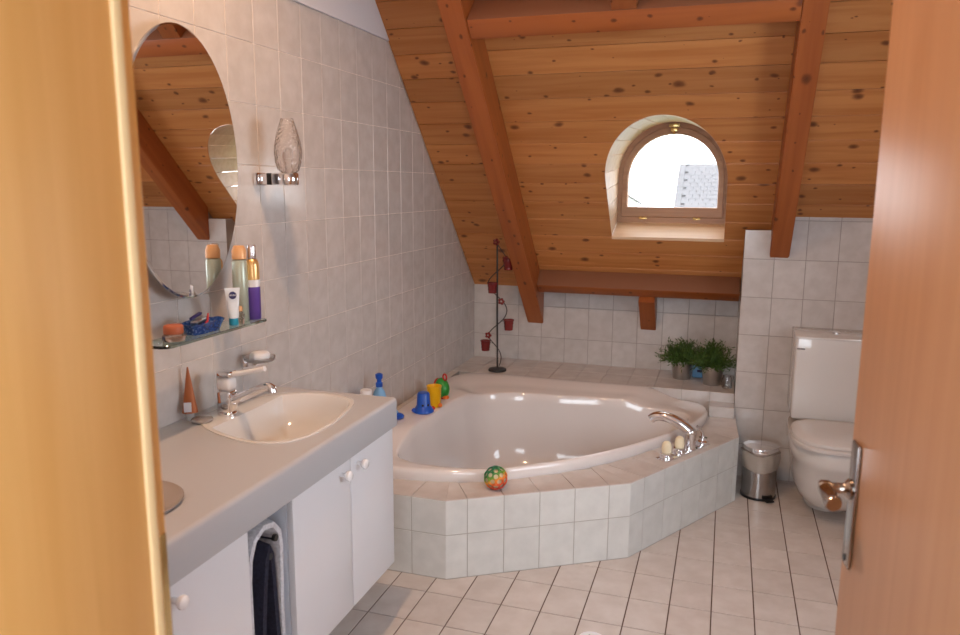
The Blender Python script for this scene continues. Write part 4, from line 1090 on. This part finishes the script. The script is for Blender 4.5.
def drain():
    root = thing('floor_drain', 'round pale drain cover in the tiled floor', 'drain', (1.19, 2.445, .0006))
    MB().lathe([(0, 0), (.045, 0), (.047, .002), (.042, .005), (.03, .004), (0, .004)], 32).build('cover', 'white_p', root, 40)
    for k in range(6):
        a = PI*k/3; MB().box(.01, .026, -.002, .002, .0041, .0046).build('slot', 'zinc', root, mtx=Matrix.Rotation(a, 4, 'Z'))
drain()

# ------------------------------------------------------------------ door and frame
def door():
    fr = thing('trim_1', 'beech door frame lining around the doorway', 'door frame', (.92, .6, 0), kind='structure')
    def ch(mb, n, m, sm=40):
        o = mb.build(n, m, None, sm); o.parent = fr; o.matrix_parent_inverse = Matrix.Translation((.92, .6, 0)).inverted(); return o
    ch(MB().box(.865, .906, .40, .714, 0, 2.05, .004), 'jamb', 'jamb')
    ch(MB().box(.850, .890, .7145, .760, 0, 2.05, .004), 'rebate', 'jamb')
    ch(MB().box(.8905, .9100, .7105, .7265, 0, 2.05, .005), 'seal', 'seal')
    ch(MB().box(1.875, 1.905, .40, .772, 0, 2.05, .004), 'jamb', 'jamb')
    ch(MB().box(.865, 1.905, .40, .772, 2.05, 2.08, .004), 'head', 'jamb')
    m = MB().box(.8895, .8925, .728, .756, .97, 1.12, .001).box(.8905, .896, .726, .732, 1.0, 1.09, .002); s = ch(m, 'strike_plate', 'brass')
    P1, P0 = Vector((1.784, 1.385, 0)), Vector((1.862, .60, 0)); d = (P1-P0).normalized(); L = (P1-P0).length
    # local x along the leaf away from the hinge, y = thickness towards +X, z up
    root = thing('door_1', 'beech veneered door standing open with lever handle', 'door', P0, math.atan2(d.y, d.x), kind='structure')
    # face towards the camera is at local y=+? : left normal of d
    n = Vector((-d.y, d.x, 0))    # points to -X side (towards the room centre)
    leaf = MB().box(0, L, -.04, 0, .008, 2.03, .002).build('leaf', 'door', root, 40)
    hz = 1.066
    pl = MB().box(L-.062, L-.022, 0.0003, .007, .93, 1.148, .005, 2); pl.build('handle_plate', 'steel', root, 40)
    xh = L-.042
    t = MB().lathe([(.017, 0), (.018, .004), (.012, .009), (.0095, .013), (.0095, .03), (.0125, .034), (.0125, .046), (.009, .05), (0, .051)], 24)
    m = MB(); m.add(t, Matrix.Translation((xh, .007, hz)) @ Matrix.Rotation(-PI/2, 4, 'X')); nk = m.build('handle_neck', 'nickel', root, 40)
    MB().tube([(xh+.002, .047, hz), (xh-.012, .048, hz-.001), (xh-.03, .047, hz-.003), (xh-.05, .045, hz-.006), (xh-.056, .044, hz-.007)], [.010, .0115, .013, .0145, .0125], 18).build('lever', 'nickel', nk, 50)
    m = MB(); t = MB().lathe([(0, 0), (.006, 0), (.006, .002), (0, .002)], 14); m.add(t, Matrix.Translation((xh, .007, .945)) @ Matrix.Rotation(-PI/2, 4, 'X')); m.build('keyhole', 'black_plastic', root)
    for z in (.25, 1.75): MB().tube([(0.0, .006, z), (0.0, .006, z+.09)], .007, 12).build('hinge', 'brass', root, 40)
door()

# ------------------------------------------------------------------ lamp
def lamp():
    c = Vector((.68, 1.65, ZC-.15))
    root = thing('ceiling_lamp', 'small white domed ceiling lamp above the vanity', 'lamp', (c.x, c.y, ZC))
    MB().lathe([(0, 0), (.05, 0), (.05, -.02), (.012, -.03), (.012, -.075), (0, -.075)], 28).build('mount', 'chrome', root, 40)
    P = [(.02, -.074), (.06, -.082), (.095, -.105), (.112, -.14)]
    MB().lathe([(0, -.074)] + P + [(r-.004, z-.001) for r, z in P[::-1]] + [(0, -.079)], 36).build('shade', 'white_p', root, 40)
    MB().lathe([(.024*math.sin(PI*k/12), -.112-.024*math.cos(PI*k/12)) for k in range(13)], 20).build('bulb', 'lamp', root, 60)
    M['lamp'].node_tree.nodes['Principled BSDF'].inputs['Emission Strength'].default_value = 6
    l = bpy.data.lights.new('lamp_light', 'SPOT'); l.energy = LAMP_POWER; l.color = (1.0, .60, .34); l.spot_size = math.radians(152); l.spot_blend = .75; l.shadow_soft_size = .04
    o = bpy.data.objects.new('lamp_light', l); COL.objects.link(o); o.parent = root; o.location = (0, 0, -.19)
lamp()

# ------------------------------------------------------------------ outside
def outside():
    o = MB().box(-60, 60, 6, 120, -6.2, -6); tag(o.build('ground_outside', mat('meadow', srgb(120, 130, 96), .9)), 'ground outside far below the window', 'ground', kind='structure')
    def house(loc, w, d, h, rh, label, rz):
        root = thing('house', label, 'house', loc, rz)
        MB().box(-w/2, w/2, -d/2, d/2, 0, h).build('wall', 'house_wall', root)
        m = MB(); g = [(-w/2, h), (w/2, h), (0, h+rh)]
        a = m.ring([(x, -d/2, z) for x, z in g]); b = m.ring([(x, d/2, z) for x, z in g]); m.loft([a, b]); m.bm.faces.new(a); m.bm.faces.new(b[::-1]); m.build('gable', 'house_wall', root)
        for s in (-1, 1):
            # tiled roof half: staggered courses
            sl = math.hypot(w/2+.4, rh); m = MB(); nrow, nc = (22, 40) if w > 7 else (8, 8); ang = math.atan2(rh, w/2)
            for r in range(nrow):
                for q in range(nc):
                    x0 = -.5+ (d+1)*q/nc+(.5*(d+1)/nc if r % 2 and 0 < q < nc-1 else 0); m.box(x0+.006, x0+(d+1)/nc-.006, sl*r/nrow, sl*(r+1.15)/nrow, .05*(1 if 1 else 0), .1+.0)
            m.box(-.4, d+.4, 0, sl*1.0, 0, .04)
            me = m.mesh('roof', 'house_roof')
            ob = put('roof', me, root)
            U = Vector((0, 1, 0)); V = Vector((-s*math.cos(ang), 0, math.sin(ang))); N = U.cross(V)
            if N.z < 0: U = -U; N = U.cross(V)
            O = Vector((s*(w/2+.4*math.cos(ang)), 0, h-.4*math.sin(ang))) - U*(d/2)
            ob.matrix_parent_inverse = Matrix(); ob.matrix_basis = frame(O, U, V, N); ob['kind'] = 'stuff'
        MB().box(-.5, .5, -d/2-.05, -d/2-.01, h+.2, h+1.2).build('window', 'dark_glass', root)
        return root
    house((4.9, 33.6, -6), 9.4, 9.8, 5.2, 3.25, 'nearer house with a big tiled roof beyond the arched window', PI/2)
    house((-8.6, 66, -6), 5.6, 8, 6.3, 1.7, 'far house with a small gable beyond the arched window', .12)
outside()
